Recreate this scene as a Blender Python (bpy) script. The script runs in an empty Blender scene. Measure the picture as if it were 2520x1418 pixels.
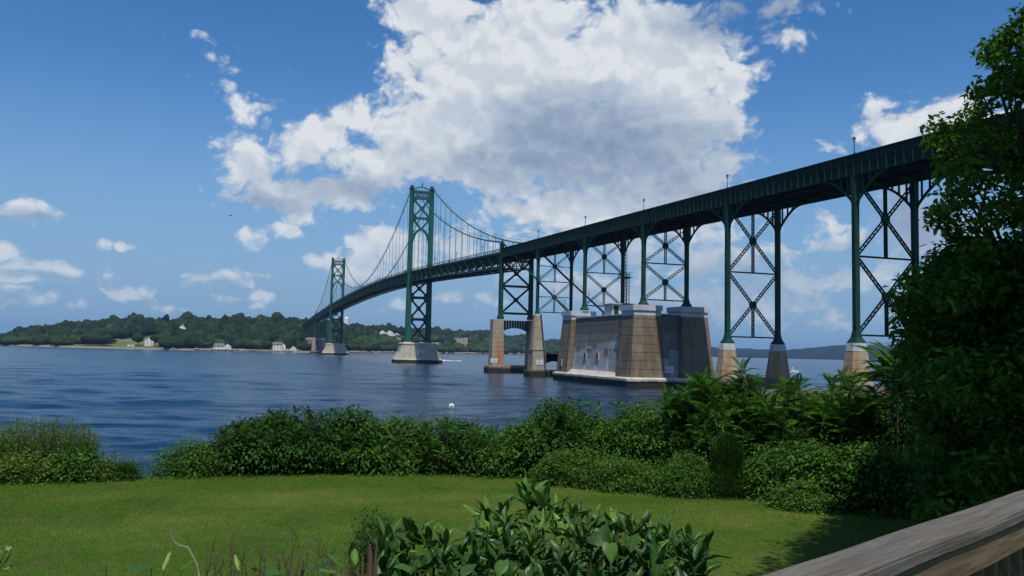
import bpy, math, random
import numpy as np
from mathutils import Vector, Matrix
rad = math.radians
random.seed(7)
rng = np.random.default_rng(11)
S = bpy.context.scene
COL = S.collection
# ---------------------------------------------------------------- camera
F_PX = 2053.482
def basis(yaw, pitch, roll):
    y, p, r = map(rad, (yaw, pitch, roll))
    f = np.array([math.cos(p)*math.cos(y), math.cos(p)*math.sin(y), math.sin(p)])
    r0 = np.array([math.sin(y), -math.cos(y), 0.0]); u0 = np.cross(r0, f)
    rt = math.cos(r)*r0 + math.sin(r)*u0
    return f, rt, np.cross(rt, f)
CF, CR, CU = basis(161.881, 4.32, 1.268)
CP = np.array([409.812, -85.316, 5.987])
cam = bpy.data.cameras.new('camera'); cam.sensor_width = 36; cam.lens = 36*F_PX/2520
cam.clip_start = 0.1; cam.clip_end = 60000
co = bpy.data.objects.new('camera', cam); COL.objects.link(co)
co.matrix_world = Matrix(((CR[0], CU[0], -CF[0], CP[0]), (CR[1], CU[1], -CF[1], CP[1]), (CR[2], CU[2], -CF[2], CP[2]), (0, 0, 0, 1)))
S.camera = co
SUN = Vector((0.52, -0.10, 1.0)).normalized()
EXPOSURE = 0.0
SKY_STRENGTH = 0.085
SUN_STRENGTH = 4.5
S.view_settings.view_transform = 'Standard'; S.view_settings.look = 'None'
S.view_settings.exposure = EXPOSURE; S.view_settings.gamma = 1; S.view_settings.use_curve_mapping = False
WATER = -0.95
LAWN = 3.0
def ray(x, y): return CF + CR*(x-1260)/F_PX + CU*(709-y)/F_PX
def atz(x, y, z): d = ray(x, y); return CP + d*(z-CP[2])/d[2]
def at(x, y, D):          # point seen at (x, y), D metres of ground distance away
    d = ray(x, y); return CP + d*D/math.hypot(d[0], d[1])
def horizon(x):
    d = ray(x, 0); return d[2]/(CU[2]/F_PX)
def azel(x, y):           # degrees right of the heading, degrees up
    d = ray(x, y); a = (math.degrees(math.atan2(d[1], d[0])) - 161.881 + 180) % 360 - 180
    return -a, math.degrees(math.asin(d[2]/np.linalg.norm(d)))
def ground_dir(px):
    d = ray(px, horizon(px)); n = math.hypot(d[0], d[1]); return np.array([d[0]/n, d[1]/n])
# ---------------------------------------------------------------- node helpers
class NT:
    def __init__(s, tree): s.t = tree; s.n = tree.nodes; s.l = tree.links
    def add(s, typ, **kw):
        n = s.n.new(typ)
        for k, v in kw.items(): setattr(n, k, v)
        return n
    def put(s, sock, v):
        if hasattr(v, 'is_output'): s.l.new(v, sock)
        elif v is not None: sock.default_value = v
    def math(s, op, a, b=None, c=None, clamp=False):
        n = s.add('ShaderNodeMath', operation=op, use_clamp=clamp)
        s.put(n.inputs[0], a); s.put(n.inputs[1], b); s.put(n.inputs[2], c); return n.outputs[0]
    def noise(s, vec, scale, detail=4, rough=0.55, dist=0.0, col=False, dim='3D'):
        n = s.add('ShaderNodeTexNoise', noise_dimensions=dim); s.put(n.inputs['Vector'], vec)
        n.inputs['Scale'].default_value = scale; n.inputs['Detail'].default_value = detail
        n.inputs['Roughness'].default_value = rough; n.inputs['Distortion'].default_value = dist
        return n.outputs['Color' if col else 'Fac']
    def mapping(s, vec, loc=(0,0,0), rot=(0,0,0), scale=(1,1,1), typ='POINT'):
        n = s.add('ShaderNodeMapping', vector_type=typ); s.put(n.inputs[0], vec)
        n.inputs['Location'].default_value = loc; n.inputs['Rotation'].default_value = rot; n.inputs['Scale'].default_value = scale
        return n.outputs[0]
    def ramp(s, fac, stops, interp='LINEAR'):
        n = s.add('ShaderNodeValToRGB'); s.put(n.inputs[0], fac); r = n.color_ramp; r.interpolation = interp
        while len(r.elements) < len(stops): r.elements.new(0.5)
        for e, (p, c) in zip(r.elements, stops): e.position = p; e.color = (*c, 1) if len(c) == 3 else c
        return n.outputs[0]
    def mix(s, fac, a, b, blend='MIX'):
        n = s.add('ShaderNodeMix', data_type='RGBA', blend_type=blend)
        s.put(n.inputs[0], fac)
        for sk, v in ((n.inputs[6], a), (n.inputs[7], b)):
            s.put(sk, (*v, 1) if isinstance(v, tuple) and len(v) == 3 else v)
        return n.outputs[2]
    def maprange(s, v, a, b, c=0.0, d=1.0, smooth=True):
        n = s.add('ShaderNodeMapRange', interpolation_type='SMOOTHSTEP' if smooth else 'LINEAR')
        for i, x in enumerate((v, a, b, c, d)): s.put(n.inputs[i], x)
        return n.outputs[0]
    def sep(s, v):
        n = s.add('ShaderNodeSeparateXYZ'); s.put(n.inputs[0], v); return n.outputs
    def comb(s, x, y, z):
        n = s.add('ShaderNodeCombineXYZ')
        for i, v in enumerate((x, y, z)): s.put(n.inputs[i], v)
        return n.outputs[0]
    def vmath(s, op, a, b=None, c=None):
        n = s.add('ShaderNodeVectorMath', operation=op); s.put(n.inputs[0], a); s.put(n.inputs[1], b)
        if c is not None:
            s.put(n.inputs[3 if op == 'SCALE' else 2], c)
        return n.outputs['Value'] if op in ('LENGTH', 'DOT_PRODUCT') else n.outputs[0]
# ---------------------------------------------------------------- world: Nishita sky and cumulus
W = bpy.data.worlds.new('World'); S.world = W; W.use_nodes = True
N = NT(W.node_tree); N.n.clear()
sky = N.add('ShaderNodeTexSky', sky_type='NISHITA'); sky.sun_disc = False
sky.sun_elevation = math.asin(SUN.z); sky.sun_rotation = math.atan2(SUN.x, SUN.y)
sky.air_density = 1.0; sky.dust_density = 0.6; sky.ozone_density = 2.0; sky.altitude = 0
dirv = N.add('ShaderNodeTexCoord').outputs['Generated']
dv = N.vmath('NORMALIZE', dirv)
dx, dy, dz = N.sep(dv)[:3]
N.l.new(N.comb(dx, dy, N.math('MAXIMUM', N.math('ABSOLUTE', dz), 0.02)), sky.inputs[0])
ca, sa = math.cos(rad(161.881)), math.sin(rad(161.881))
fwd = N.math('ADD', N.math('MULTIPLY', dx, ca), N.math('MULTIPLY', dy, sa))
rgt = N.math('SUBTRACT', N.math('MULTIPLY', dx, sa), N.math('MULTIPLY', dy, ca))
az = N.math('MULTIPLY', N.math('ARCTAN2', rgt, fwd), 57.29578)
el = N.math('MULTIPLY', N.math('ARCSINE', dz), 57.29578)
P0 = N.comb(az, el, 0.0)
# domain warp
w1 = N.noise(P0, 0.30, 4, 0.5, col=True, dim='2D')
w1 = N.vmath('SUBTRACT', w1, (0.5, 0.5, 0.5))
PW = N.vmath('MULTIPLY_ADD', w1, (1.9, 1.5, 0.0), P0)
# (px, py, rx, ry, tilt, strength) in photograph pixels, turned into directions of the sky
CL = [(1250,190,310,170,0,1.5),(1560,150,270,180,0,1.5),(1450,340,370,150,0,1.5),(1110,320,250,115,-10,1.3),(1060,40,150,110,20,1.1),
      (1720,130,120,115,0,1.0),(1670,300,160,180,0,1.15),(1640,450,190,120,0,1.2),(1420,520,230,85,0,1.15),(1220,400,240,90,0,1.2),(960,390,200,80,-8,1.15),(1760,410,80,80,0,.85),
      (1330,60,140,110,0,1.2),(830,300,130,60,-28,.95),(740,370,110,60,-30,.75),(600,420,85,85,0,1.0),(690,480,150,62,8,1.0),(850,480,110,55,10,.9),
      (1800,100,100,70,0,.58),(1930,105,46,28,0,.28),(1830,25,200,40,0,.42),(1790,200,70,90,0,.85),(1730,560,240,80,0,.55),
      (2190,320,120,70,-15,.8),(2330,290,120,62,-12,.9),(2480,300,130,70,0,.8),(2140,360,70,40,0,.6),(2060,355,40,40,0,.4),
      (600,262,80,42,30,.30),(545,150,60,22,35,.20),(580,180,30,26,0,.14),
      (70,512,90,38,6,.85),(30,622,70,22,0,.72),(150,662,120,28,4,.72),(90,685,90,16,0,.45),(255,602,34,20,0,.8),(313,608,30,14,0,.7),
      (510,688,92,20,2,.7),(600,700,60,14,0,.5),(712,572,56,22,10,.75),(612,575,40,22,0,.42),(632,726,56,20,4,.8),(318,724,60,26,6,.75),(165,752,52,22,0,.65),(575,738,40,16,0,.6),
      (625,752,34,14,0,.6),(410,760,60,16,0,.4),(760,475,120,50,0,.5),(70,745,90,24,0,.4),(630,675,40,12,0,.4),
      (920,595,75,46,0,.95),(815,656,75,32,0,.85),(890,662,100,44,0,.95),(1010,630,100,60,0,.75),(1110,612,90,50,0,.8),(960,752,46,22,0,.6),(1190,737,64,26,0,.65),(1120,740,30,14,0,.5),
      (1960,680,90,60,0,.75),(2100,690,120,44,0,.85),(1900,745,180,60,0,.65),(2050,600,90,24,0,.6),(2030,540,50,30,0,.6),(1930,620,70,30,0,.65),
      (1740,640,140,70,0,.65),(1560,640,160,70,0,.55),(1500,720,200,55,0,.55),(1750,740,200,60,0,.6),(2200,660,90,44,0,.8),(2300,560,170,120,0,.55),(1860,770,120,34,0,.6),(2020,790,160,26,0,.35),(1350,700,120,60,0,.55),(1300,640,100,60,0,.5)]
def cloud_field(Pv, tag=None):
    acc = None
    for (x, y, rx, ry, tilt, st) in CL:
        a, e = azel(x, y); a2, _ = azel(x+10, y); _, e2 = azel(x, y-10)
        kx = abs(a2-a)/10; ky = abs(e2-e)/10
        wx, wy, t = rx*kx*1.12, ry*ky*1.12, rad(-tilt)
        if tilt == 0:
            ln = N.vmath('LENGTH', N.vmath('MULTIPLY_ADD', Pv, (1/wx, 1/wy, 0.0), (-a/wx, -e/wy, 0.0)))
        else:
            c_, s_ = math.cos(t), math.sin(t)
            u = N.math('ADD', N.vmath('DOT_PRODUCT', Pv, (c_/wx, s_/wx, 0.0)), -(a*c_+e*s_)/wx)
            v = N.math('ADD', N.vmath('DOT_PRODUCT', Pv, (-s_/wy, c_/wy, 0.0)), -(-a*s_+e*c_)/wy)
            ln = N.math('SQRT', N.math('MULTIPLY_ADD', u, u, N.math('MULTIPLY', v, v)))
        f = N.math('MULTIPLY_ADD', ln, -st, st)
        if acc is None: acc = f
        else:
            sm = N.add('ShaderNodeMath', operation='SMOOTH_MAX'); N.put(sm.inputs[0], acc); N.put(sm.inputs[1], f); sm.inputs[2].default_value = 0.12
            acc = sm.outputs[0]
    return acc
base = cloud_field(PW)
# fair-weather cumulus over the rest of the sky, outside the part seen from the lawn
out = N.math('MAXIMUM', N.maprange(N.math('ABSOLUTE', az), 36, 46), N.maprange(el, 27, 36))
gen = N.noise(N.vmath('MULTIPLY', dv, (1, 1, 1.8)), 5.0, 3, 0.5)
gen = N.math('MULTIPLY', N.maprange(gen, 0.50, 0.72, -1.2, 0.8), out)
gen = N.math('ADD', gen, N.math('MULTIPLY', N.math('SUBTRACT', 1.0, out), -3.0))
base = N.math('MAXIMUM', base, gen)
base = N.math('MINIMUM', N.math('MAXIMUM', N.math('MULTIPLY_ADD', base, 1.25, 0.08), -1.5), 1.4)
SC = (1.0, 1.35, 1.0)
def puffs(Pv, det=8):
    q = N.vmath('MULTIPLY', Pv, SC)
    n1 = N.noise(q, 0.30, det, 0.54, dim='2D')
    v = N.add('ShaderNodeTexVoronoi', feature='SMOOTH_F1', voronoi_dimensions='2D'); N.put(v.inputs['Vector'], q); v.inputs['Scale'].default_value = 0.75
    v.inputs['Smoothness'].default_value = 0.6; v.inputs['Detail'].default_value = min(2, det-3); v.inputs['Roughness'].default_value = .6
    return N.math('ADD', N.math('MULTIPLY', N.math('SUBTRACT', n1, 0.5), 1.75), N.math('MULTIPLY', N.math('SUBTRACT', 0.50, v.outputs['Distance']), 0.55))
pf = puffs(PW)
dens = N.math('ADD', base, pf)
pl = puffs(PW, 3); pf_up = puffs(N.vmath('ADD', PW, (0.2, 1.0, 0.0)), 3)
alpha = N.maprange(dens, -0.06, 0.58)
thick = N.maprange(base, 0.30, 1.15)
relief = N.maprange(N.math('ADD', N.math('SUBTRACT', pl, pf_up), N.math('MULTIPLY', N.math('SUBTRACT', pf, pl), 0.55)), -0.55, 0.60)     # tops turned to the light are bright, undersides grey
GR = [(1470,345,330,120,6,1.2),(1300,395,260,70,0,.8),(1640,420,200,110,0,.7),(850,460,220,40,0,.7),(640,500,130,34,0,.7),(1500,430,420,80,0,.7),(1820,40,220,70,0,1.2),(80,535,110,20,0,.9),(150,684,140,12,0,.7),(510,702,110,12,0,.6),(1800,700,500,110,0,.45),(2290,520,200,130,0,.9)]
CLs = CL; CL = GR; grey = cloud_field(PW); CL = CLs
grey = N.maprange(N.math('ADD', grey, N.math('MULTIPLY', pl, 0.5)), -0.45, 1.25)
lum = N.math('SUBTRACT', N.math('MULTIPLY_ADD', relief, 0.30, 0.84), N.math('MULTIPLY', grey, 0.66))
lum = N.math('ADD', lum, N.math('MULTIPLY', N.math('SUBTRACT', N.noise(PW, 1.3, 4, .6, dim='2D'), .5), 0.07))
ccol = N.ramp(lum, [(0.15, (0.22,0.31,0.46)), (0.45, (0.33,0.42,0.57)), (0.72, (0.52,0.60,0.71)), (1.0, (0.80,0.84,0.88))])
edge = N.maprange(N.math('ABSOLUTE', el), 1.0, 11.0, 0.62, 1.0)
alpha = N.math('MULTIPLY', alpha, edge)
sk = N.add('ShaderNodeHueSaturation'); N.put(sk.inputs['Color'], sky.outputs[0]); sk.inputs['Saturation'].default_value = 1.38; sk.inputs['Value'].default_value = 1.22
CLOUD_LUM = 0.92/SKY_STRENGTH
cc = N.vmath('SCALE', ccol, c=CLOUD_LUM)
hz = N.maprange(N.math('ABSOLUTE', el), 0.0, 19.0, 0.92, 0.0)
skt = N.vmath('MULTIPLY', sk.outputs[0], (1.16, 1.07, 1.14))
skc = N.mix(hz, skt, tuple(c/SKY_STRENGTH for c in (0.190, 0.365, 0.590)))
fin = N.mix(alpha, skc, cc)
bg = N.add('ShaderNodeBackground'); N.put(bg.inputs[0], fin); bg.inputs[1].default_value = SKY_STRENGTH
wo = N.add('ShaderNodeOutputWorld'); N.l.new(bg.outputs[0], wo.inputs[0])
sl = bpy.data.lights.new('sun', 'SUN'); sl.energy = SUN_STRENGTH; sl.angle = rad(0.53); sl.color = (1.0, 0.955, 0.88)
so = bpy.data.objects.new('sun', sl); COL.objects.link(so); so.rotation_euler = SUN.to_track_quat('Z', 'Y').to_euler(); so.location = (400, -90, 200)
W.cycles.sampling_method = 'MANUAL'; W.cycles.sample_map_resolution = 256
S.cycles.max_bounces = 6; S.cycles.transparent_max_bounces = 8; S.cycles.volume_bounces = 0
S.cycles.volume_step_rate = 5; S.cycles.sample_clamp_indirect = 4
# ---------------------------------------------------------------- materials
def material(name):
    m = bpy.data.materials.new(name); m.use_nodes = True; T = NT(m.node_tree)
    b = T.n['Principled BSDF']; return m, T, b
def pos(T): return T.add('ShaderNodeNewGeometry').outputs['Position']
def bump(T, b, h, dist, strength=1.0):
    n = T.add('ShaderNodeBump'); n.inputs['Strength'].default_value = strength; n.inputs['Distance'].default_value = dist
    T.put(n.inputs['Height'], h); T.l.new(n.outputs[0], b.inputs['Normal'])
def simple(name, c, rough=0.6, var=0.25, scale=2.0, metal=0.0, bmp=0.0, spec=0.3):
    c = tuple(x*.80 for x in c)
    m, T, b = material(name); p = pos(T); n = T.noise(p, scale, 5, .6)
    lo = tuple(max(0, x*(1-var)) for x in c); hi = tuple(x*(1+var) for x in c)
    T.put(b.inputs['Base Color'], T.ramp(n, [(0.3, lo), (0.7, hi)])); b.inputs['Roughness'].default_value = rough; b.inputs['Metallic'].default_value = metal
    b.inputs['Specular IOR Level'].default_value = spec
    if bmp: bump(T, b, n, bmp)
    return m
M = {}
def steel(name, c, var=.35):
    m, T, b = material(name); p = pos(T)
    st = T.noise(T.mapping(p, scale=(1.2, 1.2, 0.12)), 2.0, 5, .6); n = T.noise(p, .35, 4, .6)
    c1 = T.ramp(st, [(.3, tuple(x*(1-var) for x in c)), (.72, tuple(x*(1+var) for x in c))])
    c2 = T.mix(T.maprange(n, .55, .8, 0, .35), c1, (c[0]*2.2+.01, c[1]*1.35, c[2]*1.25))
    rs = T.noise(p, 3.0, 6, .7); c3 = T.mix(T.maprange(rs, .68, .78, 0, .5), c2, (.10, .05, .025))
    T.put(b.inputs['Base Color'], c3); b.inputs['Roughness'].default_value = .62; b.inputs['Specular IOR Level'].default_value = .16
    return m
M['green'] = steel('weathered green paint', (0.008, 0.044, 0.032))
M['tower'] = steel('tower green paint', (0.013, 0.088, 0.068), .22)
M['rib'] = steel('green paint with rib sunlight', (0.012, 0.052, 0.038), .4)  # lighter copy of the green, sunlight on the ribs painted in
M['brace'] = steel('green paint with brace shade', (0.004, 0.020, 0.017), .3)  # darker copy of the green, shade on the braces painted in
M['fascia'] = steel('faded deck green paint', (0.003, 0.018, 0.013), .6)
M['dark'] = steel('dark paint with underside shade', (0.003, 0.008, 0.008))  # near-black instead of green: shade under the deck put into the colour
M['cable'] = simple('cable grey green', (0.03, 0.07, 0.065), .5)
M['asphalt'] = simple('asphalt', (0.05, 0.05, 0.05), .9, .2, 3)
def concrete(name, base, rust=0.5, rustcol=(.30, .13, .04), tide=True, patch=0.0, white=0.0):
    base = tuple(x*.76 for x in base); rustcol = tuple(x*.8 for x in rustcol)
    m, T, b = material(name); p = pos(T); X, Y, Z = T.sep(p)[:3]
    n = T.noise(p, 0.45, 6, .62)
    c = T.ramp(n, [(.28, tuple(x*.78 for x in base)), (.72, tuple(x*1.22 for x in base))])
    fine = T.noise(p, 6.0, 4, .7); c = T.mix(T.maprange(fine, .45, .8, 0, .25), c, tuple(x*.55 for x in base))
    # rust and dirt washed down the faces: noise stretched along the height
    sv = T.mapping(p, scale=(1, 1, .07)); s = T.noise(sv, .75, 5, .62)
    c = T.mix(T.maprange(s, .44, .64, 0, rust), c, rustcol)
    s2 = T.noise(T.mapping(p, (9, 3, 2), scale=(1, 1, .05)), 2.6, 4, .6); c = T.mix(T.maprange(s2, .56, .74, 0, .45), c, tuple(x*.35 for x in base))
    if patch:
        # rectangular repair coats: cells of a jittered grid, mostly on the lower two thirds of the wall
        jit = T.vmath('SCALE', T.noise(p, 1.1, 5, .7, col=True), c=.16); cell = T.vmath('FLOOR', T.vmath('ADD', T.mapping(p, (0, 0, .3), scale=(.30, .42, .52)), jit))
        wn = T.add('ShaderNodeTexWhiteNoise', noise_dimensions='3D'); T.put(wn.inputs[0], T.vmath('MULTIPLY', cell, (1, 1, 1))); q = T.math('ADD', T.math('MULTIPLY', wn.outputs['Value'], .75), T.math('MULTIPLY', T.noise(p, .35, 3, .5), .5))
        q2 = T.sep(wn.outputs['Color'])[1]
        f = T.math('ADD', T.math('MULTIPLY', q, .50), T.math('MULTIPLY', T.math('SUBTRACT', 8.6, Z), .085))
        c = T.mix(T.math('MULTIPLY', T.maprange(f, .46, .50, 0, patch), T.maprange(q2, 0, 1, .45, .85)), c, (.38, .41, .44))
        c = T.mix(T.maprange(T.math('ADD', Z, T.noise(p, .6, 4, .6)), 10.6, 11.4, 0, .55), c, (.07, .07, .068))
    if tide:
        wv = T.math('ADD', Z, T.math('MULTIPLY', T.math('SUBTRACT', T.noise(p, .8, 4, .6), .5), .7))
        c = T.mix(T.maprange(wv, .35, .75, 1, 0), c, (.022, .024, .016))
    T.put(b.inputs['Base Color'], c); b.inputs['Roughness'].default_value = .85; b.inputs['Specular IOR Level'].default_value = .25
    bump(T, b, T.math('ADD', fine, n), .03); return m
M['conc'] = concrete('old tan concrete', (.40, .35, .26), .35, (.32, .16, .06))
M['conc_rust'] = concrete('rust streaked concrete', (.42, .35, .24), .72, (.40, .17, .05))
M['conc_brown'] = concrete('brown stained concrete', (.225, .188, .135), .62, (.14, .075, .032))
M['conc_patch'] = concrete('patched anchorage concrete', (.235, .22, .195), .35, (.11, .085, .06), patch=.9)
M['conc_light'] = concrete('pale tower pier concrete', (.50, .47, .38), .22, (.36, .2, .08))
M['cap'] = concrete('pale repaired concrete', (.56, .58, .58), .06, (.35, .2, .08), tide=False)
M['plinth'] = concrete('bleached plinth concrete', (.62, .60, .52), .35, (.30, .20, .08))
M['white'] = simple('white paint', (.80, .80, .78), .5, .06)
M['roof'] = simple('grey shingle roof', (.16, .16, .17), .85, .3)
M['glass'] = simple('dark window glass', (.03, .04, .05), .1, .2)
M['tan'] = simple('tan wall', (.42, .36, .25), .8, .15)
M['rock'] = simple('shore rock', (.34, .31, .27), .9, .45, .6, bmp=.1)
M['rock_dark'] = simple('dark seawall rock', (.13, .12, .10), .9, .5, 1.2, bmp=.1)
M['signface'] = simple('sign white', (.72, .74, .78), .5, .04)
M['signtext'] = simple('sign print', (.05, .07, .12), .5, .1)
M['lantern'] = simple('grey lantern glass', (.35, .40, .40), .3, .1)
# ---------------------------------------------------------------- mesh builders
def tag(o, label=None, cat=None, group=None, kind=None):
    if label: o['label'] = label
    if cat: o['category'] = cat
    if group: o['group'] = group
    if kind: o['kind'] = kind
    return o
WL = {}
def thing(name, loc, label, cat, group=None):
    o = bpy.data.objects.new(name, None); COL.objects.link(o); o.empty_display_size = .2
    o.location = loc; WL[o.name] = np.array(loc, float); return tag(o, label, cat, group)
def link(name, me, parent=None, **kw):
    o = bpy.data.objects.new(name, me); COL.objects.link(o)
    if parent is not None: o.parent = parent
    WL[o.name] = WL[parent.name] if parent is not None else np.zeros(3)
    return tag(o, **kw)
class MB:
    def __init__(s): s.v = []; s.f = []
    def add(s, vs, fs):
        k = len(s.v); s.v += [tuple(map(float, v)) for v in vs]; s.f += [tuple(i+k for i in f) for f in fs]; return s
    def box(s, x0, x1, y0, y1, z0, z1):
        return s.add([(x0,y0,z0),(x1,y0,z0),(x1,y1,z0),(x0,y1,z0),(x0,y0,z1),(x1,y0,z1),(x1,y1,z1),(x0,y1,z1)],
                     [(0,3,2,1),(4,5,6,7),(0,1,5,4),(1,2,6,5),(2,3,7,6),(3,0,4,7)])
    def beam(s, p, q, w, h, up=(0,0,1), w2=None, h2=None):
        p = Vector(p); q = Vector(q); d = (q-p).normalized(); u = Vector(up)
        if abs(d.dot(u)) > .97: u = Vector((1, 0, 0))
        a = d.cross(u).normalized(); b = a.cross(d).normalized(); vs = []
        for c, ww, hh in ((p, w, h), (q, w2 or w, h2 or h)):
            for i, j in ((-1,-1),(1,-1),(1,1),(-1,1)): vs.append(c + a*(i*ww/2) + b*(j*hh/2))
        return s.add(vs, [(0,3,2,1),(4,5,6,7),(0,1,5,4),(1,2,6,5),(2,3,7,6),(3,0,4,7)])
    def tube(s, pts, rs, n=6, cap=True):
        pts = [Vector(p) for p in pts]; rings = []; k0 = len(s.v); vs = []
        if not hasattr(rs, '__len__'): rs = [rs]*len(pts)
        for i, p in enumerate(pts):
            d = (pts[min(i+1, len(pts)-1)] - pts[max(i-1, 0)]).normalized()
            u = Vector((0, 0, 1)) if abs(d.z) < .95 else Vector((1, 0, 0))
            a = d.cross(u).normalized(); b = a.cross(d)
            for j in range(n):
                t = 2*math.pi*j/n; vs.append(p + (a*math.cos(t)+b*math.sin(t))*rs[i])
        fs = []
        for i in range(len(pts)-1):
            for j in range(n):
                fs.append((i*n+j, i*n+(j+1) % n, (i+1)*n+(j+1) % n, (i+1)*n+j))
        if cap: fs += [tuple(range(n-1, -1, -1)), tuple((len(pts)-1)*n+j for j in range(n))]
        return s.add(vs, fs)
    def loft(s, rings, cap=True):       # rings: lists of equally many 3-D points, counter-clockwise seen from above
        n = len(rings[0]); vs = [p for r in rings for p in r]; fs = []
        for i in range(len(rings)-1):
            for j in range(n): fs.append((i*n+j, i*n+(j+1) % n, (i+1)*n+(j+1) % n, (i+1)*n+j))
        if cap: fs += [tuple(range(n-1, -1, -1)), tuple((len(rings)-1)*n+j for j in range(n))]
        return s.add(vs, fs)
    def lifts(s, lo, hi, z0, z1, n, groove=.07, gh=.10):   # concrete cast in lifts with recessed joints
        lo = np.array(lo, float); hi = np.array(hi, float); rings = []
        def ring(z, ins):
            t = (z-z0)/(z1-z0); p = lo*(1-t)+hi*t; c = p.mean(0)
            if ins:
                d = p-c; L = np.linalg.norm(d, axis=1, keepdims=True); p = c + d*(1-ins*1.3/L)
            return [(x, y, z) for x, y in p]
        for i in range(n):
            a = z0+(z1-z0)*i/n; b = z0+(z1-z0)*(i+1)/n
            rings.append(ring(a, 0))
            if i < n-1: rings += [ring(b-gh, 0), ring(b-gh, groove), ring(b, groove)]
            else: rings.append(ring(b, 0))
        return s.loft(rings)
    def build(s, name, mat, parent=None, smooth=False, **kw):
        off = WL[parent.name] if parent is not None else np.zeros(3)
        me = bpy.data.meshes.new(name); v = np.array(s.v)-off
        me.from_pydata(v.tolist(), [], s.f); me.materials.append(M[mat] if isinstance(mat, str) else mat)
        if smooth: me.polygons.foreach_set('use_smooth', [True]*len(me.polygons))
        return link(name, me, parent, **kw)
def np_mesh(name, V, Fc, mat, parent=None, smooth=False, off=None, **kw):
    V = np.asarray(V, np.float32).reshape(-1, 3); Fc = np.asarray(Fc, np.int32); k = Fc.shape[1]
    if parent is not None: V = V - WL[parent.name].astype(np.float32)
    me = bpy.data.meshes.new(name); me.vertices.add(len(V)); me.vertices.foreach_set('co', V.ravel())
    me.loops.add(Fc.size); me.loops.foreach_set('vertex_index', Fc.ravel())
    me.polygons.add(len(Fc)); me.polygons.foreach_set('loop_start', np.arange(0, Fc.size, k, dtype=np.int32))
    try: me.polygons.foreach_set('loop_total', np.full(len(Fc), k, np.int32))
    except Exception: pass
    if smooth: me.polygons.foreach_set('use_smooth', np.ones(len(Fc), bool))
    me.update(calc_edges=True); me.materials.append(M[mat] if isinstance(mat, str) else mat)
    return link(name, me, parent, **kw)
UB = {}
def unit_beam(mat):
    if mat not in UB:
        mb = MB().box(0, 1, -.5, .5, -.5, .5); me = bpy.data.meshes.new('beam')
        me.from_pydata(mb.v, [], mb.f); me.materials.append(M[mat]); UB[mat] = me
    return UB[mat]
def beam_obj(name, p, q, w, h, mat, parent, up=(0,0,1), **kw):
    p = Vector(p); q = Vector(q); d = q-p; L = d.length; d.normalize(); u = Vector(up)
    if abs(d.dot(u)) > .97: u = Vector((0, 1, 0))
    a = u.cross(d).normalized(); b = d.cross(a).normalized()
    o = link(name, unit_beam(mat), parent, **kw); pl = Vector(WL[parent.name]); l = p-pl
    o.matrix_local = Matrix(((d.x*L, a.x*w, b.x*h, l.x), (d.y*L, a.y*w, b.y*h, l.y), (d.z*L, a.z*w, b.z*h, l.z), (0,0,0,1)))
    return o
# ================================================================ SETTING
# ---- water
def make_water():
    m, T, b = material('sea water'); p = pos(T)
    pr = T.mapping(p, rot=(0, 0, rad(-158)), scale=(1, 1, 1))
    a = T.noise(T.mapping(pr, scale=(1, .22, 1)), .50, 4, .55, .4)
    c = T.noise(T.mapping(pr, (5, 5, 0), scale=(1, .24, 1)), 2.0, 5, .62, .4)
    big = T.noise(T.mapping(pr, (9, 1, 0), scale=(1, .20, 1)), .15, 4, .55, .3)
    gust = T.noise(T.mapping(pr, (1, 7, 0), scale=(1, .35, 1)), .018, 3, .5)
    h = T.math('ADD', T.math('MULTIPLY', a, .40), T.math('MULTIPLY', c, .20))
    h = T.math('ADD', h, T.math('MULTIPLY', big, .85))
    bm = T.add('ShaderNodeBump'); T.put(bm.inputs['Height'], h); bm.inputs['Distance'].default_value = 1.0
    T.put(bm.inputs['Strength'], T.maprange(gust, .3, .7, .60, .95)); T.l.new(bm.outputs[0], b.inputs['Normal'])
    T.put(b.inputs['Base Color'], T.ramp(gust, [(.35, (.002, .024, .060)), (.65, (.001, .018, .050))]))
    b.inputs['Roughness'].default_value = .16; b.inputs['IOR'].default_value = 1.333; b.inputs['Specular IOR Level'].default_value = .5
    ths = np.radians(np.concatenate([np.linspace(-180, -42, 60, endpoint=False), np.linspace(-42, 42, 460, endpoint=False), np.linspace(42, 180, 61)]))
    rs = np.concatenate([20*np.exp(np.linspace(0, math.log(22), 560)), 440*np.exp(np.linspace(0, math.log(32), 60))[1:]])
    R_, A_ = np.meshgrid(rs, ths, indexing='ij'); az_ = rad(161.881)-A_
    X = CP[0]+R_*np.cos(az_); Y = CP[1]+R_*np.sin(az_); Z = np.zeros_like(X)
    r2 = np.random.default_rng(3)
    for i in range(46):
        lam = 2.0*1.075**i*.55+.6; k = 2*math.pi/lam; th = rad(158)+r2.normal(0, .38); ph = r2.uniform(0, 6.28)
        amp = .0075*lam**.60; t = k*(X*math.cos(th)+Y*math.sin(th))+ph
        fade = np.clip((lam/ (R_*.0075+.25)-1.6)/2.5, 0, 1)
        Z += amp*fade*(np.sin(t)+.25*np.sin(2*t+.6))
    Z *= np.clip(1.3-R_/420, 0, 1)
    V = np.stack([X, Y, Z+WATER], -1).reshape(-1, 3); n = len(ths); mI = len(rs)
    i, j = np.meshgrid(np.arange(mI-1), np.arange(n-1), indexing='ij'); q = i*n+j
    Fc = np.stack([q, q+n, q+n+1, q+1], -1).reshape(-1, 4)
    o = np_mesh('water', V, Fc, m, smooth=True, kind='structure')
make_water()
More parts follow.
